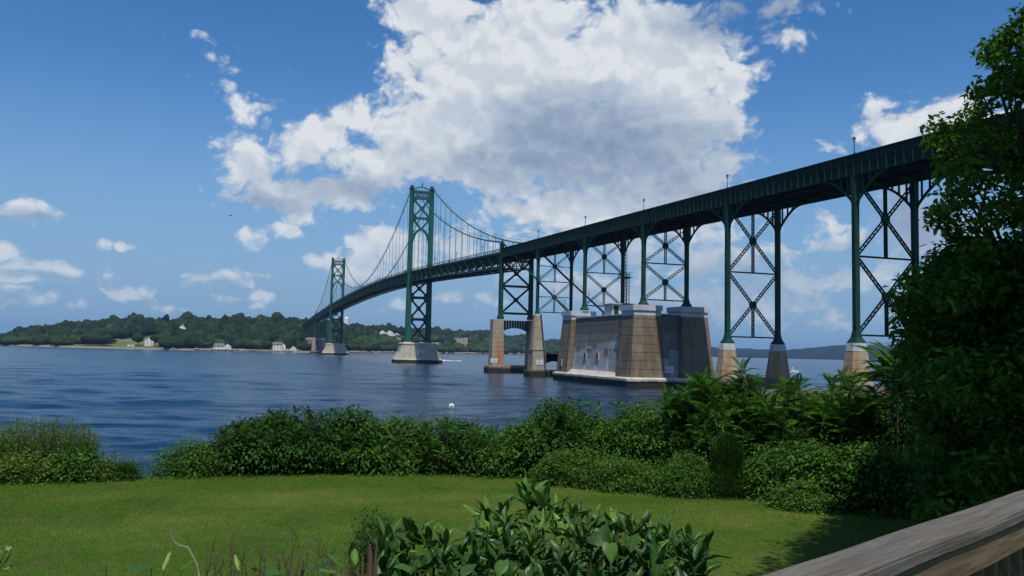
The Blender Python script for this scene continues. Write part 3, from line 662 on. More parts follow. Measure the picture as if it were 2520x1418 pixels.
# cables
def cab_main(x): t = (x-XT/2)/(XT/2); return 48.9+(87.3-48.9)*t*t
_sx = [0, 31.4, 55.1, 78, 113, 136, XC]; _sz = [87.3, 73.4, 64.6, 57.3, 48.1, 43.7, 41.2]
_sp = np.polyfit(_sx, _sz, 3)
def cab_side(x): return float(np.polyval(_sp, x)-np.polyval(_sp, 0)+87.3) if x < 100 else float(np.polyval(_sp, x))+(87.3-np.polyval(_sp, 0))*(XC-x)/(XC-100)
def cab_far(x): return cab_side(XT-x)+(zr(XF)-zr(XC))*((XT-x)/153.4)**2      # mirrored, its end lifted to the far deck
for s in (-1, 1):
    y = s*HW
    pts = [(x, y, cab_far(x)) for x in np.linspace(XF+.2, XT, 22)]+[(x, y, cab_main(x)) for x in np.linspace(XT, 0, 50)[1:]]+[(x, y, cab_side(x)) for x in np.linspace(0, XC, 30)[1:]]
    mc = MB().tube(pts, .24, 8).build('main_cable', 'cable', br, smooth=True)
    bs = MB().tube([(XC, y, 41.1), (180, y, 29.5), (212.5, y, 15.8)], .26, 8).build('backstay', 'green' if s < 0 else 'cable', br, smooth=True)
    hr = MB()
    for o_ in (-.45, .45): hr.tube([(x, y+o_, z+1.15) for x, _, z in pts[22:]], .035, 3, False)
    for x, _, z in pts[22::3]: hr.box(x-.025, x+.025, y-.45, y-.40, z, z+1.15).box(x-.025, x+.025, y+.40, y+.45, z, z+1.15)
    hr.build('handrope', 'cable', br, kind='stuff')
    b2 = MB()
    for o_ in (-.4, .4): b2.tube([(XC+6, y+o_, 39.9), (212, y+o_, 17.2)], .03, 3, False)
    for x in (166, 178, 190, 201, 209):
        z = 41.1+(15.8-41.1)*(x-XC)/(212.5-XC); b2.tube([(x, y, z), (x, y, z+2.0), (x+.5, y, z+2.15)], .07, 4)
    b2.build('backstay_handrail', 'green', br, kind='stuff')
    hx = [XF+10.24*i for i in range(1, 15)]+[XT+10.16*i for i in range(1, 36)]+[10.24*i for i in range(1, 15)]
    for x in hx:
        zc = cab_far(x) if x < XT else cab_main(x) if x < 0 else cab_side(x)
        zd = zr(x)-1.2
        if zc-zd > 1.5:
            h_ = beam_obj('hanger', (x-.25, y, zd), (x-.25, y, zc), .07, .07, 'cable', br); beam_obj('hanger', (x+.25, y, zd), (x+.25, y, zc), .07, .07, 'cable', br)
# towers
def tower(X, label):
    ZB, ZT = 9.0, 86.3
    for s in (-1, 1):
        # cruciform outline: one continuous twelve-sided leg
        def cruc(z, a, b_, a2, b2): y = s*HW; return [(X+i, y+j, z) for i, j in ((-a,-b_),(-a2,-b_),(-a2,-b2),(a2,-b2),(a2,-b_),(a,-b_),(a,b_),(a2,b_),(a2,b2),(-a2,b2),(-a2,b_),(-a,b_))]
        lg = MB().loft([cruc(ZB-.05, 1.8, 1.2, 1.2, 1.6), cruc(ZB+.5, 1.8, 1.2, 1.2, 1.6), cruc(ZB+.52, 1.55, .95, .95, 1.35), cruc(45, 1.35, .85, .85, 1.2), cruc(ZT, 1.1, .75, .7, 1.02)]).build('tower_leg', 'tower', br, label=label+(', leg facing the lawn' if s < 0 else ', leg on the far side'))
        cp = MB().box(X-1.4, X+1.4, s*HW-1.15, s*HW+1.15, ZT-.3, ZT+.4).box(X-1.9, X+1.9, s*HW-.55, s*HW+.55, ZT+.4, ZT+1.15)
        cp.tube([(X, s*HW, ZT+1.1), (X, s*HW, ZT+1.9)], [.5, .15], 6).box(X-1.1, X-.9, s*HW-.8, s*HW+.8, ZT+.4, ZT+1.9); cp.build('cable_saddle', 'tower', lg, kind='stuff')
    t = br
    yi = HW-1.0
    def xpanel(z0, z1, w=.85, mat='tower', d=1.0):
        zc = (z0+z1)/2
        a = MB().beam((X, -yi, z0), (X, yi, z1), d, w, up=(1,0,0)) if False else None
        for (p, q) in (((X, -yi, z0), (X, yi, z1)), ((X, -yi, z1), (X, yi, z0))):
            dd = .003 if p[2] == z0 else 0
            MB().beam(p, q, w, d-dd*2, up=(1, 0, 0)).build('cross_brace', mat, t)
        for sy in (-1, 1):
            for (zz, sz) in ((z0, 1), (z1, -1)): MB().add([(X-.30, sy*yi, zz), (X-.30, sy*(yi-1.9), zz), (X-.30, sy*yi, zz+sz*2.3), (X+.30, sy*yi, zz), (X+.30, sy*(yi-1.9), zz), (X+.30, sy*yi, zz+sz*2.3)], [(0,1,2), (3,5,4), (1,4,5,2), (0,3,4,1), (0,2,5,3)]).build('gusset_plate', mat, t)
        g = MB()
        g.add([(X-.56, -1.1, zc), (X-.56, 0, zc-1.2), (X-.56, 1.1, zc), (X-.56, 0, zc+1.2), (X+.56, -1.1, zc), (X+.56, 0, zc-1.2), (X+.56, 1.1, zc), (X+.56, 0, zc+1.2)], [(0,1,2,3), (4,7,6,5), (0,4,5,1), (1,5,6,2), (2,6,7,3), (3,7,4,0)])
        g.build('gusset_plate', mat, t)
    def strut(z0, z1, mat='tower'): MB().box(X-.6, X+.6, -yi, yi, z0, z1).build('strut', mat, t)
    strut(81.0, 82.0); strut(84.6, 85.5); strut(70.9, 72.0); xpanel(72.0, 81.0, .8)
    # ornamental band of open circles and crosses between the top struts
    band = MB()
    for k in range(5):
        yc = -yi+(k+.5)*2*yi/5; r = .82; P = [(X, yc+r*math.cos(a), 83.3+r*1.25*math.sin(a)) for a in np.linspace(0, 2*math.pi, 13)]
        for a, b_ in zip(P[:-1], P[1:]): band.beam(a, b_, .32, .5, up=(1, 0, 0))
        for sg in (-1, 1): band.beam((X, yc-r, 83.3-1.3*sg), (X, yc+r, 83.3+1.3*sg), .22, .34, up=(1, 0, 0))
    band.build('ornamental_band', 'tower', t, kind='stuff')
    pd = MB().beam((X, -HW, 86.0), (X, 0, 87.6), .45, .6, up=(1,0,0)).beam((X, HW, 86.0), (X, 0, 87.6), .45, .58, up=(1,0,0))
    for k in (-3, -1.5, 0, 1.5, 3): pd.beam((X, k, 85.5), (X, k, 87.5-abs(k)*.31), .18, .2)
    pd.build('pediment', 'tower', t, kind='stuff')
    MB().tube([(X, 0, 87.5), (X, 0, 88.6), (X, 0, 88.7), (X, 0, 89.0), (X, 0, 89.9)], [.22, .2, .42, .42, .05], 8).build('finial', 'tower', t)
    # upper cross over the pointed portal arch
    for sg in (-1, 1):
        MB().beam((X, sg*yi, 70.9), (X, -sg*.3, 65.6), .85, .98-.01*sg, up=(1, 0, 0)).build('cross_brace', 'tower', t)
        ar = MB(); n = 14; inn = []; outp = []
        for i in range(n+1):
            u = i/n; yy = yi*(1-u); zz = 56.5+(65.2-56.5)*(1-(1-u)**2)**.62
            inn.append((sg*(yy-.0), zz))
            outp.append((sg*(yi), zz+1.1) if u < .33 else (sg*max(0, (yy+1.2*(1-u)+.0)), zz+1.15))
        for i in range(n):
            (y0, z0), (y1, z1) = inn[i], inn[i+1]; (y2, z2), (y3, z3) = outp[i+1], outp[i]
            ar.add([(X-.5, y0, z0), (X-.5, y1, z1), (X-.5, y2, z2), (X-.5, y3, z3), (X+.5, y0, z0), (X+.5, y1, z1), (X+.5, y2, z2), (X+.5, y3, z3)], [(0,1,2,3), (4,7,6,5), (0,4,5,1), (3,2,6,7)])
        ar.build('portal_arch', 'tower', t)
        g = MB(); g.add([(X-.3, sg*yi, 70.9), (X-.3, sg*(yi-1.8), 70.9), (X-.3, sg*yi, 68.6), (X+.3, sg*yi, 70.9), (X+.3, sg*(yi-1.8), 70.9), (X+.3, sg*yi, 68.6)], [(0,1,2), (3,5,4), (1,4,5,2)]); g.build('gusset_plate', 'tower', t)
    # below the deck
    strut(39.3, 40.4, 'green'); xpanel(32.2, 40.0, .85, 'green'); strut(30.8, 32.1, 'green'); xpanel(21.4, 30.8, .85, 'green'); strut(20.0, 21.3, 'green'); xpanel(10.2, 20.0, .85, 'green')
    z = zr(X)
    pf = MB().box(X-2.4, X+2.4, -HW-2.3, -HW-1.4, z-1.9, z-1.6).box(X-2.4, X+2.4, -HW-2.35, -HW-2.25, z-.7, z-.6).box(X-2.45, X-2.35, -HW-2.3, -HW-1.4, z-.7, z-.6).box(X+2.35, X+2.45, -HW-2.3, -HW-1.4, z-.7, z-.6)
    for k in np.linspace(-2.35, 2.35, 6): pf.box(X+k-.05, X+k+.05, -HW-2.35, -HW-2.25, z-1.6, z-.6)
    for sgx in (-1, 1): pf.beam((X+sgx*2, -HW-1.9, z-1.9), (X+sgx*1.0, -HW-1.1, z-4.5), .2, .25)
    pf.build('walkway_platform', 'green', t, kind='stuff')
    for s in (-1, 1):
        for sgx in (-1, 1):
            kb = MB()
            Q = [(X+sgx*(1.2+2.6*u), s*HW, z+TB-2.6+2.6*math.sin(u*math.pi/2)) for u in np.linspace(0, 1, 6)]
            for a, b_ in zip(Q[:-1], Q[1:]): kb.beam(a, b_, .5, .35, up=(0, 1, 0))
            kb.build('knee_bracket', 'green', t)
tower(0, 'green steel leg of the near tower'); tower(XT, 'green steel leg of the far tower')
# cable bents
def rect(x0, x1, y0, y1): return [(x0, y0), (x1, y0), (x1, y1), (x0, y1)]
def octo(cx, cy, a, b_, c): return [(cx-a+c, cy-b_), (cx+a-c, cy-b_), (cx+a, cy-b_+c), (cx+a, cy+b_-c), (cx+a-c, cy+b_), (cx-a+c, cy+b_), (cx-a, cy+b_-c), (cx-a, cy-b_+c)]
def cable_bent(X, label, zb=16.2):
    zt = zr(X)+1.2; t = br; yi = HW-.6
    for s in (-1, 1):
        y = s*HW; lg = MB().loft([[(X-a, y-b_, z), (X+a, y-b_, z), (X+a, y+b_, z), (X-a, y+b_, z)] for z, a, b_ in ((zb, 1.0, .9), (zb+.5, 1.0, .9), (zb+1.6, .7, .62), (zt, .65, .58))]).build('cable_bent_leg', 'green', br, label=label)
        MB().box(X-.75, X+.75, s*HW-.62, s*HW+.62, zt, zt+.5).tube([(X, s*HW, zt+.5), (X, s*HW, zt+1.1), (X, s*HW, zt+1.6)], [.55, .4, .1], 8).build('cable_saddle', 'green', lg, kind='stuff')
    zs = [zb+1.9, zb+10.7, zb+19.0]
    for z in zs: MB().box(X-.4, X+.4, -yi, yi, z-.35, z+.35).build('strut', 'green', t)
    for z0, z1 in ((zs[0]+.35, zs[1]-.35), (zs[1]+.35, zs[2]-.35)):
        for k, (p, q) in enumerate((((X, -yi, z0), (X, yi, z1)), ((X, -yi, z1), (X, yi, z0)))): MB().beam(p, q, .55, .7-.006*k, up=(1, 0, 0)).build('cross_brace', 'green', t)
        MB().box(X-.38, X+.38, -.7, .7, (z0+z1)/2-.7, (z0+z1)/2+.7).build('gusset_plate', 'green', t)
    return t
cable_bent(XC, 'green cable bent where the near backstay comes down'); cable_bent(XF, 'far cable bent beyond the far tower')
# piers
def tower_pier(X, label, mat='conc_light'):
    o = MB().lifts([(X-4.6, -10.2), (X+4.6, -10.2), (X+5.3, -9.2), (X+5.3, 9.2), (X+4.6, 10.2), (X-4.6, 10.2), (X-5.3, 9.2), (X-5.3, -9.2)],
                   [(X-3.4, -8.6), (X+3.4, -8.6), (X+4.1, -7.6), (X+4.1, 7.6), (X+3.4, 8.6), (X-3.4, 8.6), (X-4.1, 7.6), (X-4.1, -7.6)], 1.2, 8.2, 5, .06, .09).build('tower_pier', mat, br, label=label)
    MB().loft([[(x, y, z) for x, y in octo(X, 0, a, b_, .8)] for z, a, b_ in ((8.2, 4.1, 8.6), (8.21, 4.45, 8.95), (8.75, 4.45, 8.95), (9.0, 4.1, 8.6))]).build('pier_cap', 'plinth', o)
    for s in (-1, 1): MB().loft([[(x, y, z) for x, y in octo(X, s*HW, a, a, .3)] for z, a in ((8.95, 1.95), (9.35, 1.75))]).build('pedestal', 'plinth', o)
    fl = MB().loft([octo3 for octo3 in ([(x, y, z) for x, y in octo(X, 0, a, b_, c)] for z, a, b_, c in ((WATER-1.5, 6.4, 12.0, 2.4), (.75, 6.4, 12.0, 2.4), (1.0, 6.2, 11.7, 2.4), (1.21, 5.2, 10.1, 1.0)))])
    for s in (-1, 1):      # sloping cutwater toes
        fl.add([(X-5.6, s*9.9, 1.0), (X+5.6, s*9.9, 1.0), (X+3.2, s*11.7, 1.02), (X-3.2, s*11.7, 1.02), (X-4.2, s*9.4, 4.4), (X+4.2, s*9.4, 4.4)], [(0,4,5,1), (1,5,2), (0,3,4), (3,2,5,4)])
    fl.build('footing', mat, o, kind='stuff')
    return o
tower_pier(0, 'pale concrete pier under the near tower'); tower_pier(XT, 'concrete pier under the far tower')
def bent_pier(X, label):
    for s in (-1, 1):
        y = s*6.2
        MB().lifts([(X-2.0, y-2.1), (X+2.0, y-2.1), (X+2.0, y+2.0), (X-2.0, y+2.0)], [(X-1.7, y-1.75), (X+1.7, y-1.75), (X+1.7, y+1.65), (X-1.7, y+1.65)], 1.4, 16.0, 10, .07, .10).build('pier_shaft', 'conc_rust', br, label=label+(', near shaft' if s < 0 else ', far shaft'))
    o = br
    ab = MB(); n = 10
    yy = np.linspace(-4.4, 4.4, n+1)
    for a, b_ in zip(yy[:-1], yy[1:]):
        za = 13.4-1.3*(abs(a)/4.4)**2.5; zb = 13.4-1.3*(abs(b_)/4.4)**2.5
        ab.add([(X-1.2, a, za), (X+1.2, a, za), (X+1.2, b_, zb), (X-1.2, b_, zb), (X-1.2, a, 15.75), (X+1.2, a, 15.75), (X+1.2, b_, 15.75), (X-1.2, b_, 15.75)], [(0,3,2,1), (4,5,6,7), (0,1,5,4), (2,3,7,6)])
    ab.build('arched_beam', 'conc', o)
    MB().loft([[(x, y, z) for x, y in octo(X, 0, a, b_, .6)] for z, a, b_ in ((WATER-1.5, 2.9, 9.6), (1.0, 2.9, 9.6), (1.4, 2.6, 9.2))]).build('footing', 'conc_brown', o)
    return o
bent_pier(XC, 'twin shafted concrete pier with an arched beam, streaked with rust'); bent_pier(XF, 'concrete pier under the far cable bent')
# approach bents (column bases from the photograph's geometry)
BX = {1: 188.1, 2: 221.9, 3: 253.0, 4: 284.6, 5: 316.2}; BZ = {1: 16.0, 2: 16.35, 3: 16.2, 4: 8.15, 5: 8.05}
GB = -2.95    # underside of the girders below the rail top
def ladder(mb, p, q, sep=.42, t=.11, rung=.70, d=.30):
    p = Vector(p); q = Vector(q); dr = (q-p); L = dr.length; dr.normalize(); a = dr.cross(Vector((1, 0, 0))).normalized()
    for s in (-1, 1): mb.beam(p+a*s*sep/2, q+a*s*sep/2, t, d, up=(1, 0, 0))
    n = int(L/rung)
    for i in range(1, n): c = p+dr*(i*L/n); mb.beam(c-a*(sep/2-t/2), c+a*(sep/2-t/2), t*.9, d*.6, up=(1, 0, 0))
def bent(i, X, zb, yb=None):
    zt = zr(X)+GB; w = .37; t = br
    for s in (-1, 1):
        y = s*HW; col = MB()
        col.loft([[(x, yy, z) for x, yy in rect(X-a, X+a, y-b_, y+b_)] for z, a, b_ in ((zb, .95, .85), (zb+.12, .95, .85), (zb+.8, .56, .52), (zb+1.8, .36, w), (zt, .36, w))])
        lb_ = {1: 'slender green bent behind the twin shafted pier', 2: 'green bent on the left end of the anchorage', 3: 'green bent on the right end of the anchorage', 4: 'green bent on two pedestals in the water right of the anchorage', 5: 'nearest green bent with lattice braces'}.get(i, None)
        cl_ = col.build('bent_column', 'green', br, label=lb_)
        bt = MB()
        for k in range(int((zt-zb)/1.3)-1):   # batten plates on the outer face
            z = zb+2.2+k*1.3; bt.box(X-.30, X+.30, y-w-.04, y-w-.004, z, z+.28)
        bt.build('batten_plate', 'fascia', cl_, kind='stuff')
        MB().box(X-.42, X+.42, y-w-.05, y+w+.05, zt-3.9, zt-.02).build('column_head', 'green', cl_)
    z0 = zb+1.15; z2 = zt-.4; z1 = z0+(z2-z0)*.5; yi = HW-w
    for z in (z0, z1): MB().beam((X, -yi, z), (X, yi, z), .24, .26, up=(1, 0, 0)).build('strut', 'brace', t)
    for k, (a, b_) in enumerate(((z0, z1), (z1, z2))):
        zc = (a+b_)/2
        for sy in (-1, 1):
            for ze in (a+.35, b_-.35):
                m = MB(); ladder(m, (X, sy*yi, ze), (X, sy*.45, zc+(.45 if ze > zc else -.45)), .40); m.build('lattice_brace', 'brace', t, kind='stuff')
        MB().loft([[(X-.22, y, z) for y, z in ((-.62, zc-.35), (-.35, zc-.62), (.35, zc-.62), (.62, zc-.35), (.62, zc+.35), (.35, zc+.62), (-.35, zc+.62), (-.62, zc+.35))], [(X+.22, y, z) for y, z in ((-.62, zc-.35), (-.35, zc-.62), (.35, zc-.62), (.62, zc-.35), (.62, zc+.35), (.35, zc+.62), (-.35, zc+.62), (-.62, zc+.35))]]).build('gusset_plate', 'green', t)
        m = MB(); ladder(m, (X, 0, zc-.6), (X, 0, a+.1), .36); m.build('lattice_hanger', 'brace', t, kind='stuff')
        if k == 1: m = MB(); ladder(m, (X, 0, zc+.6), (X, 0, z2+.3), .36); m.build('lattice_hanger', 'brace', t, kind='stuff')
        if i == 1: MB().beam((X, -yi, zc), (X, yi, zc), .2, .2, up=(1, 0, 0)).build('strut', 'green', t)
    for s in (-1, 1):
        R = 6.0; Hh = 3.7
        for sgx in (-1, 1):
            kb = MB()
            Q = [(X+sgx*(.45+R*u), s*HW, zr(X+sgx*(.45+R*u))+GB-Hh*(1-u)**1.75) for u in np.linspace(0, 1, 11)]
            for a, b_ in zip(Q[:-1], Q[1:]): kb.beam(a, b_, .30, .30, up=(0, 1, 0))
            for u in (.16, .40, .62):
                x = X+sgx*(.45+R*u); kb.box(x-.11, x+.11, s*HW-.11, s*HW+.11, zr(x)+GB-Hh*(1-u)**1.75, zr(x)+GB)
            kb.build('arched_bracket', 'green', t)
for i in BX: bent(i, BX[i], BZ[i])
# approach girders with solid parapet
xs0, xs1 = XC+.9, 362
for s in (-1, 1):
    y = s*(HW+.28)
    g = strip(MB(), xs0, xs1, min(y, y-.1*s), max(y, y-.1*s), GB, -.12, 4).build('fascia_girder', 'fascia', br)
    strip(MB(), xs0, xs1, y-.20, y+.20, -.11, 0, 4).build('coping', 'green', g)
    fl = MB(); strip(fl, xs0, xs1, y-.16, y+.16, GB-.06, GB-.003, 4); strip(fl, xs0, xs1, min(y, y+.13*s)+(.003 if s > 0 else 0), max(y, y+.13*s)-(.003 if s < 0 else 0), -1.30, -1.18, 4); fl.build('flange', 'fascia', g, kind='stuff')
    n = 0; x = xs0+1.0; st = MB()
    while x < xs1-1:
        z = zr(x)
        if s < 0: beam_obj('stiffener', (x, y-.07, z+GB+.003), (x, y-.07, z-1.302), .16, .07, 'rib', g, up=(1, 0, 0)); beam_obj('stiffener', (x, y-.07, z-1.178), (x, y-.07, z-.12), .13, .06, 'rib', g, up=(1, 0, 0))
        else: st.box(x-.035, x+.035, y+.003, y+.13, z+GB+.003, z-1.31)
        x += 1.52
    if s > 0: st.build('stiffener', 'fascia', g, kind='stuff')
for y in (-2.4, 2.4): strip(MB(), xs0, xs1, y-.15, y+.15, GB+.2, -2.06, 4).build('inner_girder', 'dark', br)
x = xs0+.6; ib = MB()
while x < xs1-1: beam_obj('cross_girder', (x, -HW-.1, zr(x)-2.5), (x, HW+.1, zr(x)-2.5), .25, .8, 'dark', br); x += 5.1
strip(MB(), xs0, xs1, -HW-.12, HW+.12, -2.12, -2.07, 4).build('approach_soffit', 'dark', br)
# far approach beyond the far cable bent
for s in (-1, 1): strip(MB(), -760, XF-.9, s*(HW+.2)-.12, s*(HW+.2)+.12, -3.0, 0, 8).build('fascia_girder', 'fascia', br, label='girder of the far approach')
for X in (-545, -574, -604, -634, -664, -694, -724):
    zb = 15.6 if X > -610 else 2.0
    for s in (-1, 1): MB().box(X-.45, X+.45, s*HW-.45, s*HW+.45, zb, zr(X)-3.0).build('bent_column', 'green', br, label='slender column of the far approach')
    t = br
    zt = zr(X)-3.2
    for a, b_ in ((zb+.5, (zb+zt)/2), ((zb+zt)/2, zt)):
        MB().beam((X, -HW+.4, a), (X, HW-.4, a), .3, .3, up=(1,0,0)).build('strut', 'green', t)
        for sg in (-1, 1): MB().beam((X, -sg*(HW-.4), a+.2), (X, sg*(HW-.4), b_-.2), .3, .26+.01*sg, up=(1,0,0)).build('cross_brace', 'green', t)
# pier under bent 1 (octagonal shafts, tie beams)
def shaft_pier(X):
    for s in (-1, 1):
        y = s*HW-.15*s; m = MB()
        m.lifts(octo(X, y, 1.9, 1.85, .55), octo(X, y, 1.08, 1.05, .35), 6.6, 16.0, 3, .06, .09)
        m.lifts(octo(X, y, 2.2, 2.05, .15), octo(X, y, 2.1, 1.95, .15), .9, 6.35, 3, .05, .08)
        m.loft([[(a, b_, z) for a, b_ in octo(X, y, 2.25, 2.1, .2)] for z in (6.36, 6.59)])
        o = m.build('octagonal_shaft', 'conc', br, label='octagonal concrete shaft just left of the anchorage'+(', near' if s < 0 else ', far'), kind='stuff')
        MB().loft([[(a, b_, z) for a, b_ in octo(X, s*HW-.15*s, r, r, .34)] for z, r in ((16.0, 1.10), (16.55, 1.04))]).build('pier_cap', 'cap', o)
    MB().loft([[(a, b_, z) for a, b_ in octo(X, 0, 2.9, 8.0, .5)] for z in (WATER-1.5, .88)]).build('footing', 'conc_brown', br); o = br
    tb = MB(); yy = np.linspace(-3.0, 3.0, 11)
    for a, b_ in zip(yy[:-1], yy[1:]):
        za = 3.4-1.0*(abs(a)/3)**2; zb = 3.4-1.0*(abs(b_)/3)**2; zt_ = 5.5
        tb.add([(X-.9, a, za), (X+.9, a, za), (X+.9, b_, zb), (X-.9, b_, zb), (X-.9, a, zt_), (X+.9, a, zt_), (X+.9, b_, zt_), (X-.9, b_, zt_)], [(0,3,2,1), (4,5,6,7), (0,1,5,4), (2,3,7,6)])
    tb.build('tie_beam', 'conc', o)
shaft_pier(BX[1])
# pedestals under bents 4 and 5
for i in (4, 5):
    X = BX[i]; m = MB()
    zb = 2.3
    lbs = {4: 'tapered rust stained pedestal standing in the water', 5: 'tapered rust stained pedestal nearest the shore'}[i]
    for s in (-1, 1):
        o = MB().lifts(octo(X, s*HW, 1.85, 1.85, .75), octo(X, s*HW, 1.22, 1.22, .5), zb, 7.0, 4, .05, .07).build('pedestal', 'conc_rust', br, label=lbs+(' on the sunlit side' if s < 0 else ' under the shaded column'))
        MB().loft([[(a, b_, z) for a, b_ in octo(X, s*HW, r, r, c)] for z, r, c in ((7.0, 1.25, .5), (8.1, 1.10, .46))]).build('pier_cap', 'cap', o)
    MB().box(X-2.4, X+2.4, -7.9, 7.9, .6 if i == 4 else -1, 2.3).build('footing', 'conc_brown', br); o = br
    MB().box(X-2.0, X+2.0, -7.4, 7.4, WATER-2, .6 if i == 4 else -1).build('footing_base', 'conc_brown', o)
# anchorage
def anchorage(x0, x1, label, detail=True, flip=False):
    Y = 9.7; yt = 8.4; H = 14.9
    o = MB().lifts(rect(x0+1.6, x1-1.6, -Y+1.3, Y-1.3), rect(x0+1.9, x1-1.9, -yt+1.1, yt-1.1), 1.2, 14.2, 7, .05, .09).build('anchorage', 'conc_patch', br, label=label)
    L = 7.2
    for ix, (pa, pb) in enumerate(((x0, x0+L), (x1-L, x1))):
        for s in (-1, 1):
            c = pa if ix == 0 else pb; sg = 1 if ix == 0 else -1
            lo_ = [(c+sg*.2, s*(Y)), (c+sg*L, s*Y), (c+sg*L, s*1.9), (c+sg*.2, s*1.9)]; hi_ = [(c+sg*1.3, s*(yt+.1)), (c+sg*(L-.3), s*(yt+.1)), (c+sg*(L-.3), s*2.5), (c+sg*1.3, s*2.5)]
            def ccw(P):
                A = sum(P[k][0]*P[(k+1) % 4][1]-P[(k+1) % 4][0]*P[k][1] for k in range(4)); return P if A > 0 else P[::-1]
            pm = MB().lifts(ccw(lo_), ccw(hi_), 1.2, H, 8, .06, .09).build('pilaster', 'conc_brown', o)
            a0, a1 = sorted((c+sg*.95, c+sg*(L+.05))); b0, b1 = sorted((s*(yt+.45), s*2.15))
            MB().box(a0, a1, b0, b1, H+.003, H+1.15).build('pier_cap', 'cap', pm)
            MB().box(a0+.25, a1-.25, b0+.25, b1-.25, H-1.0, H).build('cap_neck', 'cap', pm)
    MB().box(x0+1.5, x1-1.5, -yt+.9, yt-.9, 14.2, 14.45).build('roof_slab', 'cap', o)
    MB().loft([[(x, y, z) for x, y in octo((x0+x1)/2, 0, a, b_, 1.2)] for z, a, b_ in ((.35, (x1-x0)/2+1.1, Y+.9), (.95, (x1-x0)/2+1.1, Y+.9), (1.2, (x1-x0)/2+.7, Y+.5))]).build('plinth', 'plinth', o)
    MB().loft([[(x, y, z) for x, y in octo((x0+x1)/2, 0, (x1-x0)/2+1.0, Y+.8, 1.2)] for z in (WATER-2, .35)]).build('footing', 'conc_brown', o)
    if detail:
        for x in np.linspace(x0+L+1.2, x1-L-1.2, 5)[:]:
            MB().beam((x, -Y+1.25, 1.25), (x, -yt-.06+.45+.55, 11.0), .13, .16, up=(1, 0, 0)).build('wall_rib', 'cap', o)
        MB().loft([[(xa, -Y+1.25, 1.2), (xb, -Y+1.25, 1.2), (xb, -Y+.2, 1.2), (xa, -Y+.2, 1.2)][::-1] if False else [(xa, -Y+.2, 1.2), (xb, -Y+.2, 1.2), (xb, -Y+1.4, 1.2), (xa, -Y+1.4, 1.2)] for xa, xb in ((x0+L+.2, x1-L-.2),)]+[[(xa, -Y+1.0, 2.0), (xb, -Y+1.0, 2.0), (xb, -Y+1.4, 2.0), (xa, -Y+1.4, 2.0)] for xa, xb in ((x0+L+.2, x1-L-.2),)]).build('ledge', 'plinth', o)
        for xa, za in ((x0+3.2, 2.6), (x0+15, 4.4), (x0+22, 4.4)):
            yy = -Y+.02 if xa < x0+L else -Y+1.42
            w = MB().box(xa-.62, xa+.62, yy-.12, yy+.25, za, za+1.7).build('window', 'conc', o); MB().box(xa-.38, xa+.38, yy-.135, yy-.122, za+.22, za+1.45).build('pane', 'glass', w)
    return o
anchorage(215.2, 257.0, 'huge patched concrete anchorage with brown pilasters and pale caps')
anchorage(-606, -566, 'far anchorage block on the far beach', detail=False)
# access ladder between deck and anchorage
X = 236; Yl = -1.2
zt = zr(X)+GB
m = MB()
for a, b_ in ((-.35, -.35), (.35, -.35), (.35, .35), (-.35, .35)): m.beam((X+a, Yl+b_, 14.5), (X+a, Yl+b_, zt), .09, .09)
for k in range(int((zt-14.5)/.8)):
    z = 14.9+k*.8
    for (a, b_), (c, d) in (((-.35,-.35),(.35,-.35)), ((.35,-.35),(.35,.35)), ((.35,.35),(-.35,.35)), ((-.35,.35),(-.35,-.35))): m.beam((X+a, Yl+b_, z), (X+c, Yl+d, z+.25), .06, .06)
lad = m.build('access_ladder', 'green', br, label='lattice ladder shaft with platform between deck and anchorage', kind='stuff')
m = MB()
for k in range(18):
    z = 14.8+k*.55; P = [(X+1.1+.42*math.cos(a), Yl+.3+.42*math.sin(a), z) for a in np.linspace(0, 2*math.pi, 9)]
    for a, b_ in zip(P[:-1], P[1:]): m.beam(a, b_, .05, .05)
for a in np.linspace(0, 2*math.pi, 7)[:-1]: m.beam((X+1.1+.42*math.cos(a), Yl+.3+.42*math.sin(a), 14.5), (X+1.1+.42*math.cos(a), Yl+.3+.42*math.sin(a), 24.4), .05, .05)
m.build('ladder_cage', 'green', lad, kind='stuff')
m = MB().box(X-1.3, X+1.7, Yl-1.1, Yl+1.2, 23.3, 23.45)
for z in (23.95, 24.45): m.box(X-1.3, X+1.7, Yl-1.1, Yl-1.05, z, z+.06).box(X+1.65, X+1.7, Yl-1.1, Yl+1.2, z, z+.06).box(X-1.3, X-1.25, Yl-1.1, Yl+1.2, z, z+.06)
for a in (-1.27, -.3, .7, 1.67): m.box(X+a-.03, X+a+.03, Yl-1.1, Yl-1.04, 23.45, 24.5)
m.build('platform', 'green', lad, kind='stuff')
# hut on the anchorage
hx, hy, hz = 239.3, -5.2, 14.46
h = thing('control_hut', (hx, hy, hz), 'small grey flat roofed hut with a green door on top of the anchorage', 'hut')
MB().box(hx-2.6, hx+1.6, hy-1.35, hy+1.9, hz, hz+2.45).build('wall', 'cap', h)
MB().box(hx-3.0, hx+2.3, hy-1.75, hy+2.3, hz+2.452, hz+2.6).build('roof', 'cap', h)
d = MB().box(hx+1.603, hx+1.66, hy-.9, hy+.2, hz+.02, hz+2.15).build('door', 'green', h); MB().box(hx+1.66, hx+1.72, hy+.02, hy+.10, hz+1.0, hz+1.1).build('handle', 'signtext', d)
MB().tube([(hx+.2, hy, hz+2.6), (hx+.2, hy, hz+3.3)], .06, 5).build('vent_pipe', 'cap', h)
# davit with round hoist on the anchorage cap beside the near column
bx = thing('work_platform', (251.2, -6.6, 16.1), 'dark flat work platform lying at the foot of the right anchorage bent', 'platform')
MB().box(248.8, 250.9, -8.0, -5.9, 16.35, 16.5).build('board', 'dark', bx)
for a in (249.1, 250.6):
    for b_ in (-7.7, -6.2): MB().box(a-.08, a+.08, b_-.08, b_+.08, 16.06, 16.35).build('leg', 'dark', bx)
